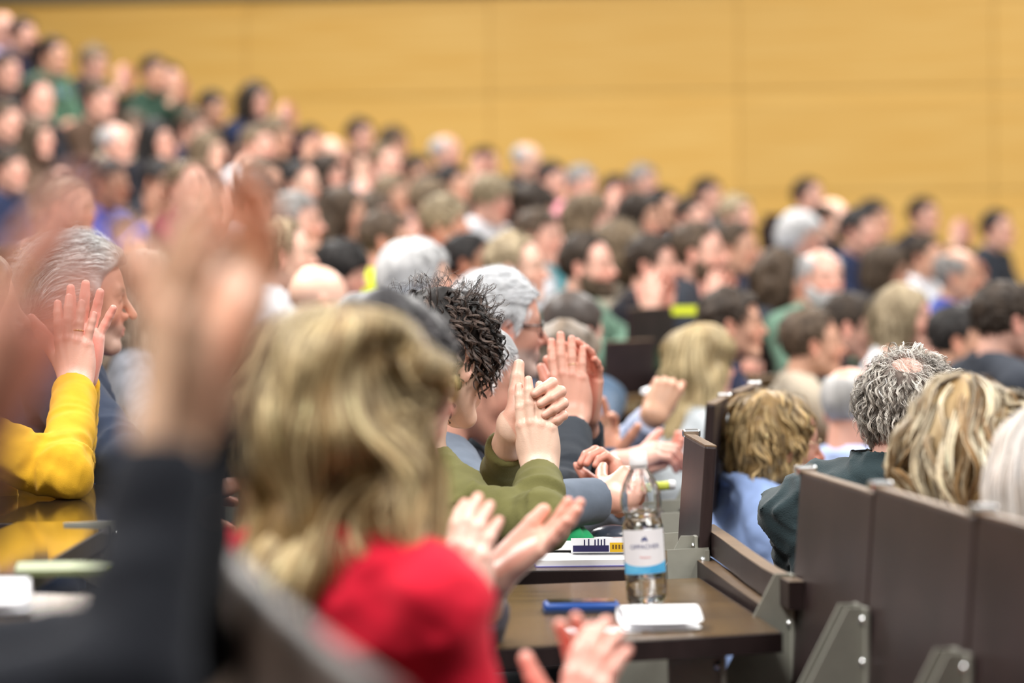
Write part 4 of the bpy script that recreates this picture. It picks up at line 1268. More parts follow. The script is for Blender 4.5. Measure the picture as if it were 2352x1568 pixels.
near_person('curly dark-haired person in olive jacket clapping hands raised in the picture middle', 1000, 652, 7.2, 40, o, {
    'R': dict(W=(1240, 1082, 7.15), E=(1238, 1196, 6.95), fd=(-.07, .06, 1), bd=(-.12, -1, 0), curl=[(4, 5, 3), (3, 5, 3), (4, 5, 3), (6, 7, 4)], spread=(0, 0, -1, -3), thumb=(15, 24, -4), cuff=.035, s=.98, h=.0022, r=(.064, .054, .043)),
    'L': dict(W=(1175, 985, 7.19), E=(1140, 1190, 7.45), fd=(.85, .02, .52), bd=(.05, 1, -.05), curl=[(66, 82, 22), (66, 84, 24), (68, 84, 24), (70, 84, 26)], spread=(8, 2, -4, -10), thumb=(58, -10, 4, .80), cuff=.06, s=1.05, h=.0022)}, hres=.0034, cres=.006)

# 2 -- grey suit
o = dict(hair='short', th=.013, hn=.006, hc=(srgb(150, 150, 152), srgb(200, 202, 204)), Rh=Rhead(14, 0), skin=RUDDY, seed=5, nose=1.1, lean=.45,
         topmat=cloth('grey_suit_wool', (100, 110, 124), .2), topname='suit_jacket', wr=.006, collar='lapel', shirtmat=cloth('dark_shirt', (44, 48, 58)),
         strand=dict(N=4200, seg=7, length=.030, width=.0006, comb=away(-.06, .10, .15), rootmask=mask_style('male'), lift=(.006, .016), curl=.35, c0=srgb(128, 128, 130), c1=srgb(225, 226, 228), cvar=.2))
near_person('grey-haired man in grey suit jacket, hands folded behind the water bottle', 1056, 724, 7.95, 18, o, {
    'R': dict(W=(1398, 1146, 7.75), E=(1212, 1172, 7.6), fd=(.55, .65, .35), bd=(.2, -.8, .6), curl=[(35, 50, 25)] * 4, cuff=.03, r=(.066, .056, .046)),
    'L': dict(W=(1440, 1150, 8.0), fd=(-.35, .1, .9), bd=(.9, .4, .2), curl=[(40, 55, 30)] * 4, cuff=.03)}, cres=.007)

# 3 -- white hair, glasses, dark cardigan over green
o = dict(hair='short', th=.018, hn=.006, hc=(srgb(160, 162, 166), srgb(200, 202, 204)), Rh=Rhead(4, -4), skin=RUDDY, seed=7, nose=1.05, lean=.40, stubble=srgb(190, 180, 174), stubk=.6,
         topmat=cloth('charcoal_knit', (44, 50, 58), .5, bscale=400), topname='cardigan', wr=.007, collar='crew', shirtmat=cloth('sage_green_cotton', (120, 172, 138)),
         glasses=(mat('black_frame', (.015, .015, .02), .25), .0022),
         strand=dict(N=5200, seg=8, length=.055, width=.0006, comb=lambda p: V(-.75, 0, 0) * (p[:, 2:3] > .05) + (p - V(.05, 0, .10)) * 8 * V(1, 1, 1) + V(0, 0, -.15), rootmask=mask_style('male'), lift=(.006, .026), c0=srgb(205, 208, 212), c1=srgb(218, 219, 222), cvar=.16, wild=.006))
near_person('white-haired man in black glasses and dark cardigan clapping behind the grey suit', 1142, 622, 9.0, 24, o, {
    'R': dict(W=(1318, 962, 8.35), E=(1285, 1142, 8.1), fd=(-.12, .1, 1), bd=(-.25, -1, 0), curl=[(8, 10, 5)] * 4, spread=(1, 0, -2, -5), thumb=(30, 20, 5), cuff=.055, ring=1, s=1.08, r=(.068, .060, .048)),
    'L': dict(W=(1345, 955, 8.45), E=(1340, 1120, 8.7), fd=(.12, -.15, 1), bd=(.75, .75, 0), curl=[(18, 28, 18), (16, 26, 15), (14, 26, 15), (14, 24, 14)], spread=(8, 2, -4, -10), thumb=(40, 20, 5), cuff=.05, s=1.05)}, cres=.008)

# 4 -- checked shirt
def check_mat(name, c1, c2, sc=150):
    m = bpy.data.materials.new(name); m.use_nodes = True; nt = m.node_tree; b = nt.nodes['Principled BSDF']; b.inputs['Roughness'].default_value = .85
    tc = nt.nodes.new('ShaderNodeTexCoord'); acc = None
    mx = nt.nodes.new('ShaderNodeMix'); mx.data_type = 'RGBA'; mx.inputs[6].default_value = (*srgb(*c1), 1); mx.inputs[7].default_value = (*srgb(*c2), 1)
    ad = nt.nodes.new('ShaderNodeMath'); ad.operation = 'ADD'
    for i, (dr, p_) in enumerate((('X', .0), ('Z', .0))):
        w = nt.nodes.new('ShaderNodeTexWave'); w.bands_direction = dr; w.inputs['Scale'].default_value = sc / 6.28
        nt.links.new(tc.outputs['Object'], w.inputs['Vector'])
        r = nt.nodes.new('ShaderNodeMapRange'); r.inputs[1].default_value = .55; r.inputs[2].default_value = .7; r.inputs[4].default_value = .5
        nt.links.new(w.outputs['Fac'], r.inputs[0]); nt.links.new(r.outputs[0], ad.inputs[i])
    nt.links.new(ad.outputs[0], mx.inputs[0]); nt.links.new(mx.outputs[2], b.inputs['Base Color'])
    return m
M_CHECK = check_mat('blue_white_check', (216, 224, 240), (98, 122, 178), 700)
o = dict(hair='short', th=.020, hn=.006, hc=(srgb(92, 80, 68), srgb(130, 114, 98)), Rh=Rhead(10, 0), skin=TAN, seed=9, lean=.25,
         topmat=M_CHECK, topname='shirt', wr=.006)
near_person('brown-haired person in blue and white checked shirt, one open palm and one fist raised', 1292, 738, 10.6, 40, o, {
    'R': dict(W=(1398, 1068, 9.9), E=(1330, 1180, 9.8), fd=(-.1, .1, 1), bd=(.35, .95, 0), curl=[(30, 45, 22), (12, 14, 8), (10, 12, 8), (8, 14, 8)], spread=(14, 3, -4, -12), thumb=(56, 14, 5), cuff=.10, s=1.0),
    'L': dict(W=(1502, 955, 10.2), E=(1400, 1060, 10.4), fd=(.45, .3, .85), bd=(.2, -1, .1), curl=[(60, 70, 40), (65, 75, 40), (65, 75, 40), (65, 75, 40)], thumb=(10, 20, 0), cuff=.02, s=1.05, r=(.056, .048, .044))}, cres=.009, hres=.005)
# 5 -- flat dark crew cut in front of the green jacket; sleeve reaching behind the bottle
o = dict(hair='short', th=.014, hn=.002, hc=(srgb(56, 48, 44), srgb(74, 64, 58)), Rh=Rhead(12, -15), skin=PINK, seed=10, lean=.2,
         topmat=cloth('slate_blue_cotton', (62, 82, 104), .3), topname='sweater', wr=.006)
near_person('man with flat dark brown hair seen from behind, slate blue sleeves', 1305, 666, 12.2, 58, o, {
    'R': dict(W=(1418, 1062, 9.3), E=(1330, 1100, 9.5), fd=(.95, .1, .28), bd=(-.2, -.3, 1), curl=[(24, 40, 20)] * 4, cuff=.03, thumb=(20, 20, 5), s=1.12, r=(.056, .05, .045)),
    'L': dict(W=(1450, 1085, 9.6), fd=(.9, .1, .3), bd=(0, .3, -1), curl=[(20, 30, 15)] * 4, cuff=.04)}, cres=.010, hres=.005)

# 6 -- left grey-haired man in navy
o = dict(hair='short', th=.024, hn=.007, hf=38, hc=(srgb(92, 94, 94), srgb(165, 170, 170)), Rh=Rhead(6, 0), skin=srgb(222, 165, 140), seed=12, nose=1.1, lean=.25, tz=.04, w=1.15, stubble=srgb(176, 160, 150), stubk=.55,
         topmat=cloth('navy_wool', (40, 50, 70), .25), topname='suit_jacket', wr=.006, collar='lapel', shirtmat=cloth('lilac_grey_scarf', (92, 98, 140), .3, var=.25, scale=60),
         strand=[dict(N=5600, seg=9, length=.085, width=.0007, comb=lambda p: V(-.9, 0, -.25) + V(0, 4, 0) * p[:, 1:2] * V(0, 1, 0) + V(0, 0, -7) * np.clip(.08 - p[:, 2:3], 0, .08), rootmask=mask_style('male'), lift=(.010, .032), c0=srgb(120, 122, 122), c1=srgb(232, 236, 236), cvar=.25, wild=.008),
                 dict(N=300, seg=9, length=.07, width=.0005, comb=lambda p: V(-1, 0, .12) + 0 * p, rootmask=lambda p: (p[:, 0] < -.06) & (p[:, 2] > -.02), lift=(.03, .06), curl=.3, c0=srgb(150, 152, 152), c1=srgb(225, 228, 228), wild=.02)])
near_person('grey-haired man in navy jacket in profile at the left, behind the yellow sleeve', 176, 542, 8.3, 12, o, {
    'R': dict(W=(440, 1125, 8.1), E=(300, 1085, 7.85), fd=(.9, .3, .1), bd=(0, 0, 1), cuff=.03, r=(.075, .066, .05))}, cres=.008)

# 7 -- yellow jacket, clapping
o = dict(hair='long', fem=1, hc=(srgb(70, 52, 40), srgb(110, 84, 62)), skin=PINK, seed=13, len=-.22, lean=.15,
         topmat=cloth('mustard_yellow_jacket', (216, 166, 40), .2), topname='jacket', wr=.013, collar='lapel', shirtmat=cloth('lilac_blouse', (190, 180, 205)), legmat=M_DARKTROUSER)
near_person('person in mustard yellow jacket, ringed hands clapping above the left desk', -75, 560, 7.45, 20, o, {
    'R': dict(W=(172, 884, 7.5), E=(150, 1085, 7.25), fd=(-.03, .05, 1), bd=(-.2, -1, .05), curl=[(3, 5, 3), (3, 6, 4), (5, 8, 4), (4, 8, 6)], spread=(3, -1, -5, -13), thumb=(34, 14, -4), cuff=.014, ring=1, s=.98, h=.0022, r=(.058, .051, .043), skin=srgb(236, 186, 170)),
    'L': dict(W=(182, 868, 7.58), E=(160, 1085, 7.85), fd=(.14, .03, 1), bd=(.15, 1, 0), curl=[(4, 5, 3)] * 4, spread=(6, 0, -8, -22), thumb=(46, 10, 0), cuff=.012, s=1.06, h=.0022, r=(.056, .048, .042), skin=srgb(246, 190, 176))}, cres=.0055, hres=.006)

# 8 -- woman behind, long grey-brown hair, patterned white scarf
o = dict(hair='long', fem=1, hc=(srgb(98, 84, 74), srgb(142, 124, 108)), skin=FAIR, seed=14, len=-.26, lean=.15,
         topmat=cloth('white_patterned_scarf', (112, 114, 122), .3, var=.5, scale=28), topname='top', collar='roll',
         strand=dict(N=2500, seg=10, length=.22, width=.0011, comb=lambda p: (p - V(-.0, 0, .1)) * V(1, 1, 0) * 1.2 + V(0, 0, -.35), rootmask=lambda p: p[:, 2] > -.12, lift=(-.002, .005), c0=srgb(90, 76, 66), c1=srgb(165, 148, 132), cvar=.15))
o['strand']['sdf'] = volume(dict(o)); 
near_person('woman with long grey-brown hair and white patterned scarf right of the man in navy', 345, 580, 10.6, 14, o, {
    'R': dict(W=(452, 985, 8.8), E=(400, 1110, 8.6), fd=(.45, .2, .85), bd=(-.3, -.9, .3), curl=[(15, 20, 10)] * 4, cuff=.05),
    'L': dict(W=(440, 1040, 9.0), fd=(.5, 0, .3), bd=(0, -.4, 1), curl=[(30, 40, 20)] * 4, cuff=.05)}, cres=.011, hres=.006)

# 9 -- dark-haired person with gold glasses between blonde and curly
o = dict(hair='short', th=.016, hc=(srgb(34, 32, 34), srgb(60, 58, 60)), Rh=Rhead(6, 0), skin=PINK, seed=15, lean=.3, w=.8, tz=-.04,
         topmat=cloth('grey_lace_blouse', (92, 90, 98), .3, var=.15, scale=90), topname='blouse', wr=.008, legmat=M_JEANS, kz=.10, glasses=(mat('gold_frame', (.75, .62, .22), .3, metal=.6), .0022),
         strand=dict(N=2500, seg=7, length=.05, width=.0009, comb=away(-.05, .10, .1), rootmask=mask_style('male'), lift=(.006, .02), c0=srgb(30, 28, 30), c1=srgb(74, 70, 72)))
near_person('dark-haired person with gold glasses in a grey blouse, half hidden behind the long blonde hair', 882, 676, 5.6, 40, o, {
    'R': dict(W=(1062, 1400, 5.35), E=(1000, 1600, 5.2), fd=(.10, .12, 1), bd=(-.5, -.85, 0), curl=[(14, 16, 8)] * 4, spread=(2, 0, -2, -5), thumb=(16, 20, 0), cuff=.06, s=.95, skin=srgb(238, 196, 180)),
    'L': dict(W=(1135, 1335, 5.75), E=(1050, 1560, 5.95), fd=(.80, .08, .60), bd=(.55, .25, -.8), curl=[(6, 12, 6), (4, 10, 6), (4, 10, 6), (6, 12, 6)], spread=(3, 0, -4, -9), thumb=(22, 6, 5), cuff=.07, s=1.0, skin=srgb(230, 180, 160))}, cres=.008)

# 10 -- blonde with red sweater in the foreground
def part_comb(p): return (p - V(-.0, 0, .1)) * V(1, 1, 0) * 1.3 + V(0, 0, -.35)
o = dict(hair='long', fem=1, hn=.007, hf=26, hc=(srgb(96, 74, 44), srgb(168, 136, 86)), skin=PINK, seed=16, len=-.33, lean=.1, side=1, shell_dark=.9,
         topmat=cloth('red_knit', (205, 20, 48), .3), topname='sweater', wr=.010, collar='crew', Rh=Rhead(5, 0))
o['strand'] = [dict(N=4200, seg=14, length=.34, width=.0013, comb=part_comb, rootmask=lambda p: p[:, 2] > -.10, lift=(-.004, .010), avoid=((.105, 0, -.035), (.056, .10, .085)), c0=srgb(128, 98, 56), c1=srgb(238, 214, 162), cvar=.22, clump=1.2, sdf=volume(dict(o))),
               dict(N=1800, seg=8, length=.16, width=.0013, comb=lambda p: V(0, 0, -1) + 0 * p, rootmask=lambda p: (p[:, 2] < -.15) & (p[:, 2] > -.31), lift=(-.004, .012), c0=srgb(150, 116, 66), c1=srgb(240, 214, 156), cvar=.22, sdf=volume(dict(o)))]
near_person('person with long honey-blonde hair and red sweater in the left foreground, seen from behind', 792, 694, 4.45, 58, o, {
    'R': dict(W=(1318, 1712, 4.75), E=(1130, 1900, 4.35), fd=(.22, .18, .95), bd=(-.6, -.75, .1), curl=[(12, 14, 8)] * 4, spread=(4, 1, -3, -7), thumb=(12, 22, 0), cuff=.05, s=.95),
    'L': dict(W=(1345, 1712, 4.85), fd=(.1, .1, 1), bd=(.6, .75, 0), curl=[(14, 16, 8)] * 4, spread=(8, 2, -6, -14), cuff=.05, s=.95)}, cres=.009, hres=.005)

# 11 -- grey frizzy-haired man, dark green fleece, right
_nb = lambda p: ((p[:, 0] + .068) / .030) ** 2 + ((p[:, 1] + .018) / .028) ** 2 + ((p[:, 2] - .092) / .026) ** 2 > 1
o = dict(hair='short', th=.006, hn=.002, hc=(srgb(104, 90, 82), srgb(130, 118, 110)), shell_dark=.9, Rh=Rhead(10), skin=PINK, seed=18, lean=.25, w=1.2, tz=.04, bald=((-.070, -.018, .092), (.032, .030, .028)),
         topmat=cloth('dark_green_fleece', (44, 58, 62), .5, bscale=350, sheen=.15), topname='fleece', wr=.016, collar='roll',
         strand=[dict(N=9800, seg=13, length=.058, width=.0005, comb=away(-.06, .11, .35), rootmask=mask_style('full', _nb), lift=(.005, .026), helix=(.006, 1.3, 50), locks=(7, .004), c0=srgb(104, 96, 88), c1=srgb(220, 214, 204), cvar=.2, wild=.012),
                 dict(N=600, seg=10, length=.05, width=.0004, comb=lambda p: V(-.2, -1, .1) + 0 * p, rootmask=lambda p: (p[:, 2] > .07), lift=(.006, .022), helix=(.005, 1.2, 30), c0=srgb(150, 140, 130), c1=srgb(225, 220, 212), wild=.02)])
near_person('man with frizzy grey hair and dark green fleece seen from behind at the right', 2082, 802, 7.3, 62, o, None, hres=.0034, cres=.006)

# 12 -- blonde bob right
o = dict(hair='bob', fem=1, hn=.006, hf=28, hc=(srgb(150, 120, 78), srgb(205, 180, 136)), skin=PINK, seed=20, len=-.165, shell_dark=.85, topmat=cloth('rust_top', (120, 60, 44)), Rh=Rhead(6))
o['strand'] = dict(N=5200, seg=12, length=.20, width=.0011, comb=part_comb, rootmask=lambda p: p[:, 2] > -.13, lift=(-.004, .012), avoid=((.105, 0, -.035), (.056, .10, .085)), helix=(.010, 1.0, 30), locks=(14, .006), c0=srgb(140, 108, 68), c1=srgb(246, 232, 200), cvar=.2, clump=1.0, sdf=volume(dict(o)))
near_person('woman with wavy ash-blonde bob above the seat backs at the right', 2222, 872, 6.15, 64, o, None, hres=.005, cres=.010)
# 13 -- white hair at the right edge
o = dict(hair='bob', fem=1, hn=.004, hf=26, hc=(srgb(200, 190, 178), srgb(232, 226, 220)), skin=PINK, seed=21, len=-.14, w=.8, topmat=cloth('beige_top', (150, 130, 110)), Rh=Rhead(4))
o['strand'] = dict(N=3600, seg=12, length=.18, width=.0012, comb=part_comb, rootmask=lambda p: p[:, 2] > -.12, lift=(-.002, .006), avoid=((.105, 0, -.035), (.056, .10, .085)), c0=srgb(212, 198, 184), c1=srgb(248, 244, 240), cvar=.1, sdf=volume(dict(o)))
near_person('person with smooth white hair cut off by the right picture edge', 2440, 930, 5.4, 66, o, None, hres=.006, cres=.010)
# 14 -- honey-blonde, light blue jacket
o = dict(hair='bob', fem=1, hn=.008, hf=42, hc=(srgb(132, 104, 62), srgb(180, 148, 98)), skin=RUDDY, seed=22, len=-.135, shell_dark=.85, lean=.3, topmat=cloth('light_blue_jacket', (160, 186, 238), .15), topname='jacket', wr=.007,
         collar='lapel', shirtmat=cloth('cream_blouse', (225, 205, 200)), glasses=(mat('pale_gold_frame', (.6, .45, .28), .3, metal=.7), .0011), Rh=Rhead(6), facer=(.076, .14, .108), hs=.90, tz=.03)
o['strand'] = dict(N=5600, seg=10, length=.12, width=.0007, comb=away(-.03, .13, .5), rootmask=lambda p: p[:, 2] > -.11, lift=(-.002, .014), helix=(.008, 1.2, 40), locks=(12, .0045), c0=srgb(120, 92, 52), c1=srgb(222, 192, 138), cvar=.25, wild=.004, sdf=volume(dict(o)), avoid=((.100, 0, -.035), (.070, .14, .092)))
near_person('woman with short wavy honey-blonde hair and light blue jacket right of the bottle', 1778, 888, 9.1, 18, o, None, hres=.004, cres=.008)
# 15 -- bald grey man behind the grey frizzy one
o = dict(hair='fringe', th=.007, hn=.002, hc=(srgb(150, 148, 146), srgb(186, 184, 182)), skin=RUDDY, seed=23, topmat=cloth('pale_blue_shirt', (178, 196, 236), .15), lean=.2)
near_person('bald man with grey fringe and pale blue shirt collar behind the frizzy-haired man', 1955, 836, 11.4, 58, o, None, hres=.005, cres=.011)
# 16 -- blond long hair, red scarf, pale grey jacket
o = dict(hair='long', fem=1, hn=.006, hf=30, hc=(srgb(140, 118, 80), srgb(196, 172, 128)), skin=PINK, seed=24, len=-.20, lean=.3, topmat=cloth('pale_grey_jacket', (176, 182, 186), .2), topname='jacket', wr=.008,
         collar='roll', shirtmat=cloth('crimson_scarf', (205, 20, 70), .2))
o['strand'] = dict(N=2200, seg=10, length=.19, width=.0012, comb=part_comb, rootmask=lambda p: p[:, 2] > -.10, lift=(-.003, .006), avoid=((.105, 0, -.035), (.056, .10, .085)), c0=srgb(150, 124, 80), c1=srgb(226, 206, 160), cvar=.15, sdf=volume(dict(o)))
near_person('blond woman with crimson scarf and pale grey jacket behind the fist', 1614, 742, 11.9, 36, o, None, hres=.006, cres=.010)

# 17, 18 -- the two nearest, only raised hands and sleeves in the picture
o = dict(hair='short', hc=(srgb(40, 32, 28), srgb(60, 50, 44)), skin=srgb(228, 190, 160), seed=25, topmat=cloth('black_navy_sweater', (22, 26, 35), .2), wr=.008, lean=.1)
near_person('person in black sweater clapping blurred hands high in the left foreground', -1250, 640, 2.65, 18, o, {
    'R': dict(W=(385, 1010, 2.70), E=(285, 1600, 2.6), fd=(.05, .1, 1), bd=(-.92, -.42, .1), curl=[(8, 10, 6)] * 4, spread=(3, 0, -3, -8), thumb=(38, 18, 0), cuff=.015, s=1.02, h=.004, r=(.058, .046, .036)),
    'L': dict(W=(460, 925, 2.86), E=(395, 1480, 3.0), r=(.055, .044, .034), fd=(.35, .12, .9), bd=(.7, .6, -.2), curl=[(20, 26, 12), (14, 20, 10), (12, 18, 10), (12, 18, 10)], spread=(8, 2, -5, -14), thumb=(48, 20, 5), cuff=.0, s=1.05, h=.004)}, hres=.008, cres=.012, seat=False)
o = dict(hair='short', hc=(srgb(40, 32, 28), srgb(60, 50, 44)), skin=srgb(218, 156, 132), seed=26, topmat=cloth('dark_brown_sweater', (54, 34, 24), .2), wr=.008, lean=.1)
near_person('person in dark brown sleeve raising a blurred hand at the left picture edge', -1900, 640, 2.1, 16, o, {
    'R': dict(W=(-98, 1055, 2.2), E=(-420, 1500, 2.1), fd=(.34, .1, 1), bd=(-1, -.22, .2), curl=[(8, 10, 6)] * 4, spread=(1, 0, -2, -3), thumb=(14, 18, 0), cuff=.015, s=1.0, h=.004, ring=1),
    'L': dict(W=(-290, 1040, 2.32), fd=(.1, .1, 1), bd=(.8, .5, 0), curl=[(12, 15, 8)] * 4, cuff=.02, s=1.0, h=.004)}, hres=.008, cres=.012, seat=False)
# ------------------------------------------------------------------ the crowd on the rising rows
HC = {'blk': ((.011, .010, .010), (.03, .026, .025)), 'dbr': ((.016, .011, .008), (.06, .042, .03)), 'br': ((.035, .023, .015), (.13, .09, .06)),
      'lbr': ((.08, .055, .034), (.26, .19, .12)), 'snd': ((.15, .11, .065), (.42, .34, .22)), 'bld': ((.40, .30, .16), (.66, .54, .34)),
      'gry': ((.17, .16, .15), (.36, .34, .33)), 'wht': ((.36, .36, .37), (.60, .60, .60))}
SKT = {'f': (.98, .96, .94), 'p': (.92, .82, .82), 'w': (.82, .72, .64), 'b': (.52, .40, .32), 'd': (.30, .21, .16), 'l': (1.08, 1.06, 1.04)}
def skin_mat(k): return attr_mat('skin_' + k, .42, .5, .04, tint=SKT[k], var=.04, vscale=35)
def hair_mat(k):
    nm = 'hair_' + k
    if nm in _mats: return _mats[nm]
    m = mat(nm, HC[k][0], .6, .28, var=0, col2=HC[k][1], scale=34, stretch=(1, 1.4, .45), bump=.3, bscale=60, var_detail=6)
    return m
CC = {'dk': (34, 34, 40), 'nv': (32, 40, 66), 'bl': (60, 74, 150), 'lb': (150, 176, 214), 'gn': (74, 104, 84), 'dg': (44, 66, 54), 'mr': (128, 34, 66), 'gy': (112, 112, 116), 'wh': (214, 216, 222),
      'br': (84, 66, 54), 'bg': (176, 164, 146), 'rd': (196, 30, 42), 'or': (206, 84, 50), 'yl': (206, 222, 20), 'cy': (110, 190, 200), 'li': (176, 164, 196), 'sg': (104, 134, 116), 'pk': (226, 150, 160), 'ch': (52, 56, 64)}
def top_mat(k): return mat('clothing_' + k, srgb(*CC[k]), .9, .2, var=.10, scale=25, sheen=.05)
AR = {
    'c': {'R': dict(W=(.27, -.035, -.19), fd=(.10, .12, 1), bd=(0, -1, 0), curl=[(10, 14, 8)] * 4, cuff=.05), 'L': dict(W=(.29, .045, -.19), fd=(.25, -.05, 1), bd=(0, 1, 0), curl=[(16, 20, 10)] * 4, cuff=.05)},
    'm': {'R': dict(W=(.27, -.06, -.30), fd=(.45, .25, .8), bd=(0, -1, .2), curl=[(12, 14, 8)] * 4, cuff=.05), 'L': dict(W=(.27, .06, -.30), fd=(.6, -.25, .7), bd=(0, 1, .2), curl=[(20, 24, 12)] * 4, cuff=.05)},
    'd': {'R': dict(W=(.20, .06, -.47), fd=(.3, .9, .1), bd=(.2, 0, 1), curl=[(20, 25, 12)] * 4, cuff=.04), 'L': dict(W=(.24, -.04, -.45), fd=(.2, -.9, .1), bd=(.2, 0, 1), curl=[(20, 25, 12)] * 4, cuff=.04)}}
_cache = {}
def far_parts(pose, fem, hair, hv, beard, collar, bend):
    out = []
    key = (pose, fem, bend)
    Rh = {0: None, 1: Rhead(13), 2: Rhead(5, -28), 3: Rhead(5, 22)}[bend]
    base = dict(fem=fem, hc=HC['br'], arms=AR[pose], lean=.15, tz=.015, topmat=top_mat('dk'), Rh=Rh, brow=(.05, .03, .02), browk=1.1)
    if key not in _cache:
        ps = build_person(dict(base, hair=None, h_legs=.02), .0065, .013, .005)
        _cache[key] = ps
    out += _cache[key]
    if hair:
        k2 = (hair, hv, bend)
        if k2 not in _cache:
            oo = dict(base, hair=hair, seed=hv * 3, th=(.009, .015, .012)[hv % 3], hn=(.004, .006, .003)[hv % 3], len={'long': (-.24, -.30, -.20)[hv % 3], 'bob': -.13}.get(hair, -.13), shell_dark=1)
            def hf(pb): return hair_sdf(to_head(pb, oo), oo)
            v, q = surface(hf, (-.26, -.18, min(-.2, oo['len'] - .09)), (.18, .18, .19), .007)
            vol = lambda p: hair_sdf(p, oo)
            lim = -.12 if hair in ('long', 'bob') else -.06
            rm_ = (lambda p: p[:, 2] > lim) if hair in ('long', 'bob', 'bowl') else mask_style({'short': 'male', 'recede': 'recede', 'fringe': 'fringe', 'curly': 'full'}[hair], (lambda p: ell(p, (.015, 0, .11), (.105, .07, .075)) > 0) if hair == 'fringe' else None)
            lng = {'long': .20, 'bob': .12, 'bowl': .07, 'curly': .06}.get(hair, .035)
            sv, sq, sc_ = strands(oo, 1300, 6, lng, .0016, np.random.RandomState(hv + 3), away(-.05, .11, .35), sdf=vol if hair in ('long', 'bob', 'bowl') else skull, rootmask=rm_, lift=(-.002, .010) if hair in ('long', 'bob', 'bowl') else (.006, oo['th'] + .008),
                                  helix=(.006, 1.5, 40) if hair == 'curly' else (.004, .7, 40), locks=(5, .004), avoid=((.108, 0, -.035), (.058, .11, .088)))
            v = np.concatenate([v, from_head(sv, oo)]); q = np.concatenate([q, sq + len(v) - len(sv)])
            _cache[k2] = [('hair', new_mesh('hair', v, q, [hair_mat('br')]))]
        out += _cache[k2]
    if beard:
        k3 = ('beard', bend)
        if k3 not in _cache:
            oo = dict(base)
            def bf(pb):
                p = to_head(pb, oo)
                d = head_sdf(pb, dict(oo, ears=0)) - .009 - .002 * noise(p, 90, 2)
                lim = np.interp(p[:, 0], [-.0, .03, .06, .085, .11], [-.02, -.04, -.058, -.056, -.055]).astype(F)
                d = smax(d, p[:, 2] - lim, .006); d = smax(d, -.004 - p[:, 0], .006); d = smax(d, (-.132 - p[:, 2]), .01)
                return smax(d, -ell(p, (.104, 0, -.071), (.014, .020, .006)), .003)
            v, q = surface(bf, (-.1, -.12, -.2), (.18, .12, .02), .006)
            _cache[k3] = [('beard', new_mesh('beard', v, q, [hair_mat('br')]))]
        out += _cache[k3]
    if collar:
        k4 = ('collar',)
        if k4 not in _cache:
            def sh(p):
                a = p.copy(); a[:, 1] = np.abs(a[:, 1])
                d = torus(p, (-.045, 0, -.132), .068, .070, .012, rotm('Y', 26)); d = smin(d, torus(p, (-.050, 0, -.155), .076, .080, .012, rotm('Y', 26)), .01)
                return smin(d, rc(a, (.022, .022, -.185), (.065, .045, -.26), .014, .008), .01)
            v, q = surface(sh, (-.2, -.14, -.36), (.15, .14, -.08), .007)
            _cache[k4] = [('shirt_collar', new_mesh('shirt_collar', v, q, [top_mat('wh')]))]
        out += _cache[k4]
    return out
rnd = random.Random(4)
def heading_at(D): return float(np.interp(D, [9, 12, 15, 18, 22], [12, -16, -28, -36, -42]))
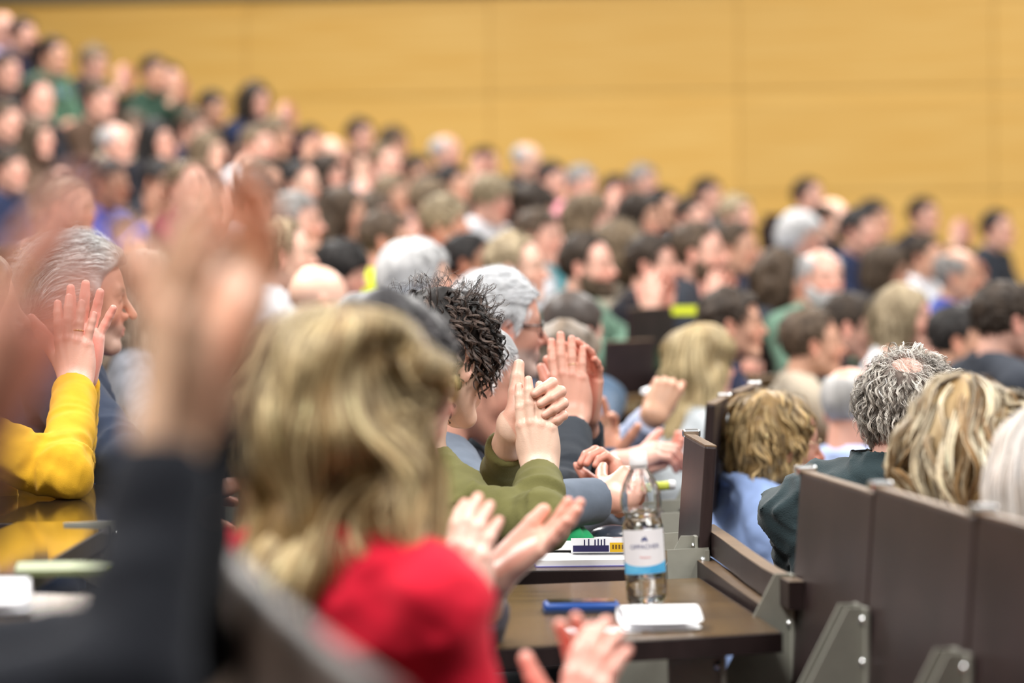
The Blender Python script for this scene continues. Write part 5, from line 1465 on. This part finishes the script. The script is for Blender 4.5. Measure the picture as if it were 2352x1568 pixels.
# head centre x, crown y, distance, turn, hair shape, hair colour, skin, arms, clothing, collar, head turn, female, beard, label
CROWD = [
 (6, 26, 21, 0, None, 'gry', 'p', 'c', 'li', None, 0, 0, None, 'bald person in lilac clapping at the very top left corner'),
 (52, 38, 20.6, 0, 'short', 'blk', 'p', 'c', 'nv', None, 0, 0, None, 'black-haired person clapping in front of the face, second from the top left corner'),
 (14, 118, 19.6, 0, 'short', 'dbr', 'p', 'd', 'dk', None, 0, 0, None, 'dark-haired person at the left edge below the bald one in lilac'),
 (122, 82, 20, 0, 'short', 'blk', 'w', 'd', 'gn', 'lb', 0, 0, None, 'dark-haired man in green sweater with light blue collar, top left'),
 (212, 100, 20.5, 0, 'short', 'lbr', 'p', 'c', 'dk', None, 1, 0, None, 'grey-brown-haired person clapping beside the green sweater with blue collar'),
 (354, 126, 20.5, -10, 'short', 'blk', 'w', 'c', 'dg', None, 0, 0, None, 'black-haired man in dark green with hands before the face, against the yellow wall'),
 (388, 142, 21.4, 0, 'short', 'dbr', 'p', 'd', 'ch', None, 0, 0, None, 'dark-haired person half hidden behind the man in dark green'),
 (88, 178, 18.6, 0, 'recede', 'dbr', 'p', 'd', 'dk', None, 0, 0, None, 'balding red-faced man just below the green sweater'),
 (228, 182, 19, 0, 'short', 'br', 'p', 'd', 'br', None, 0, 0, None, 'brown-haired person below the grey-brown-haired clapper, upper left'),
 (484, 203, 21, 0, 'short', 'blk', 'w', 'd', 'dk', None, 1, 0, None, 'black-haired person alone against the wall, looking down'),
 (586, 186, 20.4, 0, 'long', 'dbr', 'p', 'c', 'nv', None, 0, 1, None, 'woman with long dark hair clapping against the yellow wall'),
 (14, 228, 18, 0, 'short', 'br', 'p', 'd', 'dk', None, 0, 0, None, 'brown-haired person cut by the left edge below the balding man'),
 (84, 268, 17.6, 0, 'long', 'br', 'p', 'd', 'br', None, 0, 1, None, 'woman with long brown hair near the left edge'),
 (268, 280, 18, 0, 'fringe', 'wht', 'p', 'd', 'nv', None, 0, 0, None, 'white-fringed bald man in navy, upper left'),
 (300, 250, 18.8, 0, 'short', 'br', 'f', 'c', 'bg', None, 1, 0, None, 'person in beige sleeves with hands raised high above the bald man in navy'),
 (358, 272, 18, 0, 'long', 'blk', 'p', 'd', 'dk', None, 0, 1, None, 'woman with dark hair right of the white-fringed man'),
 (440, 247, 19.2, 0, 'short', 'br', 'p', 'd', 'nv', None, 1, 0, None, 'grey-brown-haired man in navy right of the dark-haired woman'),
 (480, 300, 18, 0, 'bob', 'lbr', 'f', 'c', 'br', None, 0, 1, None, 'light brown-haired woman in brown, left of the sandy-haired man'),
 (592, 284, 18, 0, 'short', 'lbr', 'p', 'd', 'wh', None, 0, 0, None, 'sandy-haired man in white shirt below the woman at the wall'),
 (632, 264, 19.4, 0, 'short', 'lbr', 'w', 'c', 'dk', None, 1, 0, None, 'light-haired person bending behind the sandy-haired man in white'),
 (713, 286, 20.8, 0, 'short', 'blk', 'p', 'c', 'dk', None, 0, 0, None, 'black-haired man clapping against the wall, hands before his mouth'),
 (762, 312, 20.2, 0, None, 'gry', 'l', 'c', 'dk', None, 0, 0, None, 'bald pale-headed person right of the black-haired clapper'),
 (828, 270, 21, 0, 'short', 'dbr', 'p', 'd', 'dg', None, 0, 0, None, 'dark-haired person in dark green, upper middle against the wall'),
 (905, 290, 21.4, 0, 'bob', 'br', 'w', 'd', 'dk', None, 0, 1, None, 'brown bob-haired person against the wall, upper middle'),
 (886, 326, 18.2, 0, 'recede', 'lbr', 'p', 'd', 'lb', None, 0, 0, None, 'balding pink-faced man in pale blue shirt, upper middle'),
 (1026, 306, 20, 0, 'fringe', 'wht', 'p', 'c', 'dk', None, 0, 0, None, 'white-haired pink-faced man clapping, left of the wall joint'),
 (960, 352, 20, 0, 'short', 'dbr', 'w', 'd', 'ch', None, 0, 0, None, 'person in charcoal between the balding and the white-haired men'),
 (1114, 334, 21, 0, 'short', 'blk', 'p', 'd', 'dk', None, 0, 0, None, 'dark-haired man just right of the white-haired clapper'),
 (1208, 324, 20.6, 0, 'fringe', 'wht', 'l', 'd', 'dk', None, 1, 0, None, 'white-haired bald head shining against the wall, centre'),
 (250, 364, 15, 0, 'short', 'blk', 'b', 'c', 'bl', None, 0, 0, None, 'brown-skinned person in patterned blue shirt clapping, left'),
 (160, 410, 13.5, 0, 'short', 'lbr', 'w', 'm', 'br', None, 0, 1, None, 'tan-faced person with bare arms behind the nearest raised hand'),
 (362, 362, 17, 0, 'short', 'blk', 'w', 'd', 'dk', None, 1, 0, None, 'person with black hair in black, above the maroon sweater'),
 (20, 340, 17, 0, 'short', 'dbr', 'p', 'd', 'nv', None, 0, 0, None, 'pink-faced person at the left edge behind the raised hand'),
 (428, 366, 15, 0, 'recede', 'lbr', 'p', 'c', 'mr', None, 0, 0, None, 'sandy-haired man in maroon sweater clapping, left of centre'),
 (604, 360, 16.4, 0, 'curly', 'br', 'w', 'd', 'ch', None, 0, 0, None, 'wavy brown-haired person below the white shirt'),
 (690, 368, 16, 0, 'recede', 'blk', 'l', 'd', 'dk', None, 0, 0, None, 'dark-haired man with a high shining forehead'),
 (752, 350, 17.2, 0, 'bob', 'dbr', 'p', 'c', 'dk', None, 0, 1, None, 'dark bob-haired woman clapping right of the shining forehead'),
 (586, 400, 13.8, 20, 'short', 'dbr', 'p', 'd', 'wh', None, 1, 0, None, 'dark brown-haired man with white collar, looking down'),
 (680, 436, 12.8, 0, 'short', 'gry', 'p', 'm', 'wh', None, 0, 0, None, 'grey-blond man with white shirt collar above the bald head'),
 (788, 424, 14, 0, 'long', 'br', 'w', 'd', 'br', None, 0, 1, None, 'woman with long brown hair in the middle left of the crowd'),
 (858, 440, 14.8, -10, 'bob', 'br', 'p', 'c', 'dk', None, 0, 1, None, 'rosy woman with brown bob beside the long-haired one'),
 (902, 396, 16.6, 0, 'short', 'lbr', 'w', 'd', 'dk', None, 0, 0, None, 'short brown-haired man left of the bowl cut'),
 (978, 402, 16, 0, 'bowl', 'lbr', 'p', 'd', 'dk', None, 1, 0, None, 'light brown mop of hair behind the sandy bowl cut'),
 (1040, 376, 18, 0, 'short', 'blk', 'w', 'd', 'ch', None, 0, 0, None, 'small dark-haired head above the sandy bowl cut'),
 (1124, 392, 14.8, -8, 'bowl', 'snd', 'p', 'm', 'wh', None, 1, 0, None, 'thick blond mop of hair bent down in the centre of the crowd'),
 (1022, 442, 13.2, 0, 'bowl', 'snd', 'w', 'd', 'rd', None, 0, 0, None, 'sandy bowl-cut person in red shirt, centre'),
 (1216, 412, 14.8, 0, 'bowl', 'dbr', 'w', 'd', 'bg', None, 1, 0, None, 'dark brown mop of hair right of the blond one'),
 (1268, 368, 18.8, 0, 'short', 'blk', 'p', 'd', 'nv', None, 0, 0, None, 'dark-haired person in navy below the shining white head'),
 (1332, 372, 18.2, 0, 'short', 'gry', 'p', 'c', 'pk', None, 1, 0, None, 'grey-haired person in pink clapping, right of the one in navy'),
 (886, 482, 12.8, 12, 'short', 'br', 'w', 'd', 'yl', None, 0, 0, None, 'brown-haired person in neon yellow jacket'),
 (778, 542, 11.6, -10, 'bowl', 'blk', 'p', 'd', 'lb', None, 1, 1, None, 'black-haired woman right above the shiny bald head'),
 (648, 498, 10.6, 0, 'recede', 'snd', 'l', 'd', 'wh', None, 0, 0, None, 'pale sandy-haired older man left of the shiny bald head'),
 (734, 602, 10.2, 25, None, 'gry', 'l', 'd', 'gy', None, 0, 0, None, 'completely bald shiny head, left of the big white hair'),
 (962, 545, 9.7, 14, 'curly', 'wht', 'l', 'd', 'lb', None, 0, 0, None, 'large fluffy white hair and pale blue shirt behind the curly dark head'),
 (1078, 530, 12.2, 5, 'short', 'blk', 'b', 'd', 'or', None, 0, 0, None, 'brown-skinned dark-haired person in orange shirt'),
 (1186, 532, 10.9, -4, 'recede', 'snd', 'f', 'd', 'dk', None, 0, 0, None, 'sandy-haired man with receding hair in profile above the white-haired man'),
 (1240, 476, 13.6, 0, 'short', 'br', 'p', 'd', 'wh', None, 0, 0, None, 'brown-haired person right above the receding sandy head'),
 (1352, 442, 13.8, 0, 'bob', 'lbr', 'p', 'd', 'cy', None, 0, 1, None, 'light brown-haired woman with turquoise scarf'),
 (1350, 534, 11.8, -14, 'recede', 'dbr', 'p', 'c', 'sg', 'dg', 0, 0, 'br', 'bearded dark-haired man in sage green jacket, right of centre'),
 (1430, 506, 12.6, -6, 'bob', 'lbr', 'f', 'c', 'bg', None, 0, 1, None, 'fair woman clapping behind the bearded man in green'),
 (1418, 398, 19, -6, 'short', 'blk', 'd', 'd', 'dk', None, 0, 0, None, 'dark-skinned black-haired man against the yellow wall'),
 (1478, 376, 20.4, 0, 'short', 'gry', 'p', 'd', 'dk', None, 0, 0, None, 'grey-haired person right of the dark-skinned man by the wall'),
 (1470, 440, 14.8, -8, 'long', 'dbr', 'w', 'c', 'lb', None, 0, 1, None, 'woman with long dark brown hair and round white thing, right of centre'),
 (1522, 428, 18, 0, 'short', 'blk', 'w', 'd', 'dk', None, 0, 0, None, 'black-haired head right behind the long-haired woman'),
 (1500, 536, 12.4, 0, 'short', 'dbr', 'p', 'c', 'dk', None, 0, 0, None, 'dark-haired man clapping right of the fair woman'),
 (1626, 406, 20, 0, 'short', 'blk', 'p', 'd', 'gy', None, 0, 0, None, 'dark-haired man in grey standing out alone against the wall, right of centre'),
 (1588, 448, 17.5, 0, 'short', 'dbr', 'p', 'c', 'wh', None, 0, 1, None, 'dark-haired person with white cuffs clapping below the man in grey'),
 (1692, 446, 16.8, 0, 'short', 'snd', 'p', 'c', 'nv', None, 0, 0, None, 'fair person in navy with raised hands right of the man in grey'),
 (1606, 506, 12.4, -6, 'recede', 'br', 'p', 'd', 'ch', None, 0, 0, 'br', 'balding bearded man in charcoal jacket, right of centre'),
 (1690, 505, 13.8, -8, 'short', 'br', 'w', 'c', 'nv', None, 0, 0, None, 'person in navy clapping just right of the balding bearded man'),
 (1858, 408, 20, 0, 'recede', 'dbr', 'p', 'd', 'dk', None, 0, 0, None, 'balding man against the wall above the white-haired man'),
 (1836, 480, 15.6, -6, 'curly', 'wht', 'p', 'd', 'lb', None, 1, 0, None, 'man with thick snow-white hair in the right half'),
 (1914, 452, 17, 0, 'fringe', 'dbr', 'l', 'd', 'dk', None, 0, 0, None, 'bald shining head right of the snow-white hair'),
 (1974, 476, 16.8, 0, 'short', 'blk', 'p', 'd', 'nv', None, 0, 0, None, 'black-haired man in navy right of the bald shining head'),
 (2008, 456, 19, 0, 'short', 'blk', 'w', 'd', 'dk', None, 0, 0, None, 'dark-haired person looking over the shoulder of the man in navy'),
 (2122, 450, 20, 0, 'short', 'dbr', 'p', 'c', 'dk', None, 0, 1, None, 'tall pink-faced woman against the wall, right'),
 (2292, 482, 19.6, 0, 'recede', 'blk', 'p', 'd', 'ch', None, 0, 0, None, 'man in charcoal shirt alone against the wall at the far right'),
 (2032, 556, 15, 0, 'bob', 'br', 'w', 'm', 'dk', None, 1, 1, None, 'brown-haired woman bending forward with clapping hands, right'),
 (2126, 536, 17, 0, 'short', 'dbr', 'w', 'c', 'wh', None, 0, 0, None, 'person in white clapping below the tall woman'),
 (1800, 570, 12.8, 0, 'bob', 'br', 'w', 'd', 'ch', None, 0, 1, None, 'brown-haired woman left of the bald man with white beard'),
 (1888, 566, 12.2, -52, 'fringe', 'wht', 'p', 'd', 'sg', None, 0, 0, 'wht', 'bald man with white beard looking towards the lens'),
 (2204, 566, 14.2, -4, 'fringe', 'gry', 'w', 'm', 'bl', None, 0, 0, None, 'bald man with grey sides in blue shirt, far right'),
 (1682, 658, 10.4, -4, 'short', 'dbr', 'w', 'd', 'nv', 'bl', 0, 0, None, 'dark-haired man in profile with blue shirt collar, behind the blond woman with crimson scarf'),
 (1866, 704, 10.6, 5, 'recede', 'br', 'w', 'c', 'bg', None, 0, 0, None, 'balding brown-haired man in beige clapping, right'),
 (1944, 664, 11.6, 0, 'short', 'dbr', 'p', 'c', 'dk', 'wh', 1, 0, None, 'dark-haired man with white collar and hand before the face, right'),
 (2078, 650, 11.4, -4, 'long', 'snd', 'p', 'd', 'wh', None, 0, 1, None, 'woman with long blond hair above the frizzy grey head'),
 (2204, 698, 11.2, 0, 'short', 'blk', 'w', 'm', 'gy', None, 0, 0, None, 'black-haired person in grey above the ash-blonde bob'),
 (2308, 640, 10, 22, 'short', 'dbr', 'p', 'd', 'ch', None, 0, 0, None, 'large dark-haired man in charcoal at the right edge'),
 (2380, 650, 10.8, 0, 'short', 'br', 'p', 'm', 'dk', None, 0, 0, 'br', 'bearded person cut off by the right edge'),
]
for i, (cx, cy, D, turn, hair, hcol, sk, pose, top, collar, bend, fem, beard, label) in enumerate(CROWD):
    hd = math.radians(heading_at(D) + turn + rnd.uniform(-6, 6)); D = 1.3 * D - .5
    sc = rnd.uniform(.97, 1.04)
    H = P(cx, cy, D) - Vector((0, 0, .128 * sc))
    parts = far_parts(pose, fem, hair, i % 3, beard, collar, bend)
    mm = {'body': skin_mat(sk), 'sweater': top_mat(top), 'hair': hair_mat(hcol)}
    if beard: mm['beard'] = hair_mat(beard)
    if collar: mm['shirt_collar'] = top_mat(collar)
    r = place_person(parts, label, H, hd, scale=sc, matmap=mm)
    seat_at(H, hd, True, True, ' '.join(label.split()[:13]).rstrip(','))
    if label.startswith('woman with long dark brown hair and round'): pass

# ------------------------------------------------------------------ raked floor under all of them
pts = []
for ob in list(COL.objects):
    if ob.name.startswith('person') and ob.parent is None: pts.append((ob.location.x, ob.location.y, ob.location.z))
pts = np.array(pts, F)
nx, ny = 90, 150
X, Y = np.meshgrid(np.linspace(-9.6, 13, nx), np.linspace(-6, 32.5, ny), indexing='ij')
w = np.exp(-(((X[..., None] - pts[:, 0]) / .55) ** 2 + ((Y[..., None] - pts[:, 1]) / .8) ** 2)) + 1e-5 / (1 + (X[..., None] - pts[:, 0]) ** 2 + (Y[..., None] - pts[:, 1]) ** 2)
Z = (w * pts[:, 2]).sum(-1) / w.sum(-1) - .03
v = np.stack([X, Y, Z], -1).reshape(-1, 3); idx = np.arange(nx * ny).reshape(nx, ny)
q = np.stack([idx[:-1, :-1], idx[1:, :-1], idx[1:, 1:], idx[:-1, 1:]], -1).reshape(-1, 4)
fl = link('floor', new_mesh('floor', v, q, [M_FLOOR])); tag(fl, 'dark raked floor under the rows of seats', kind='structure')
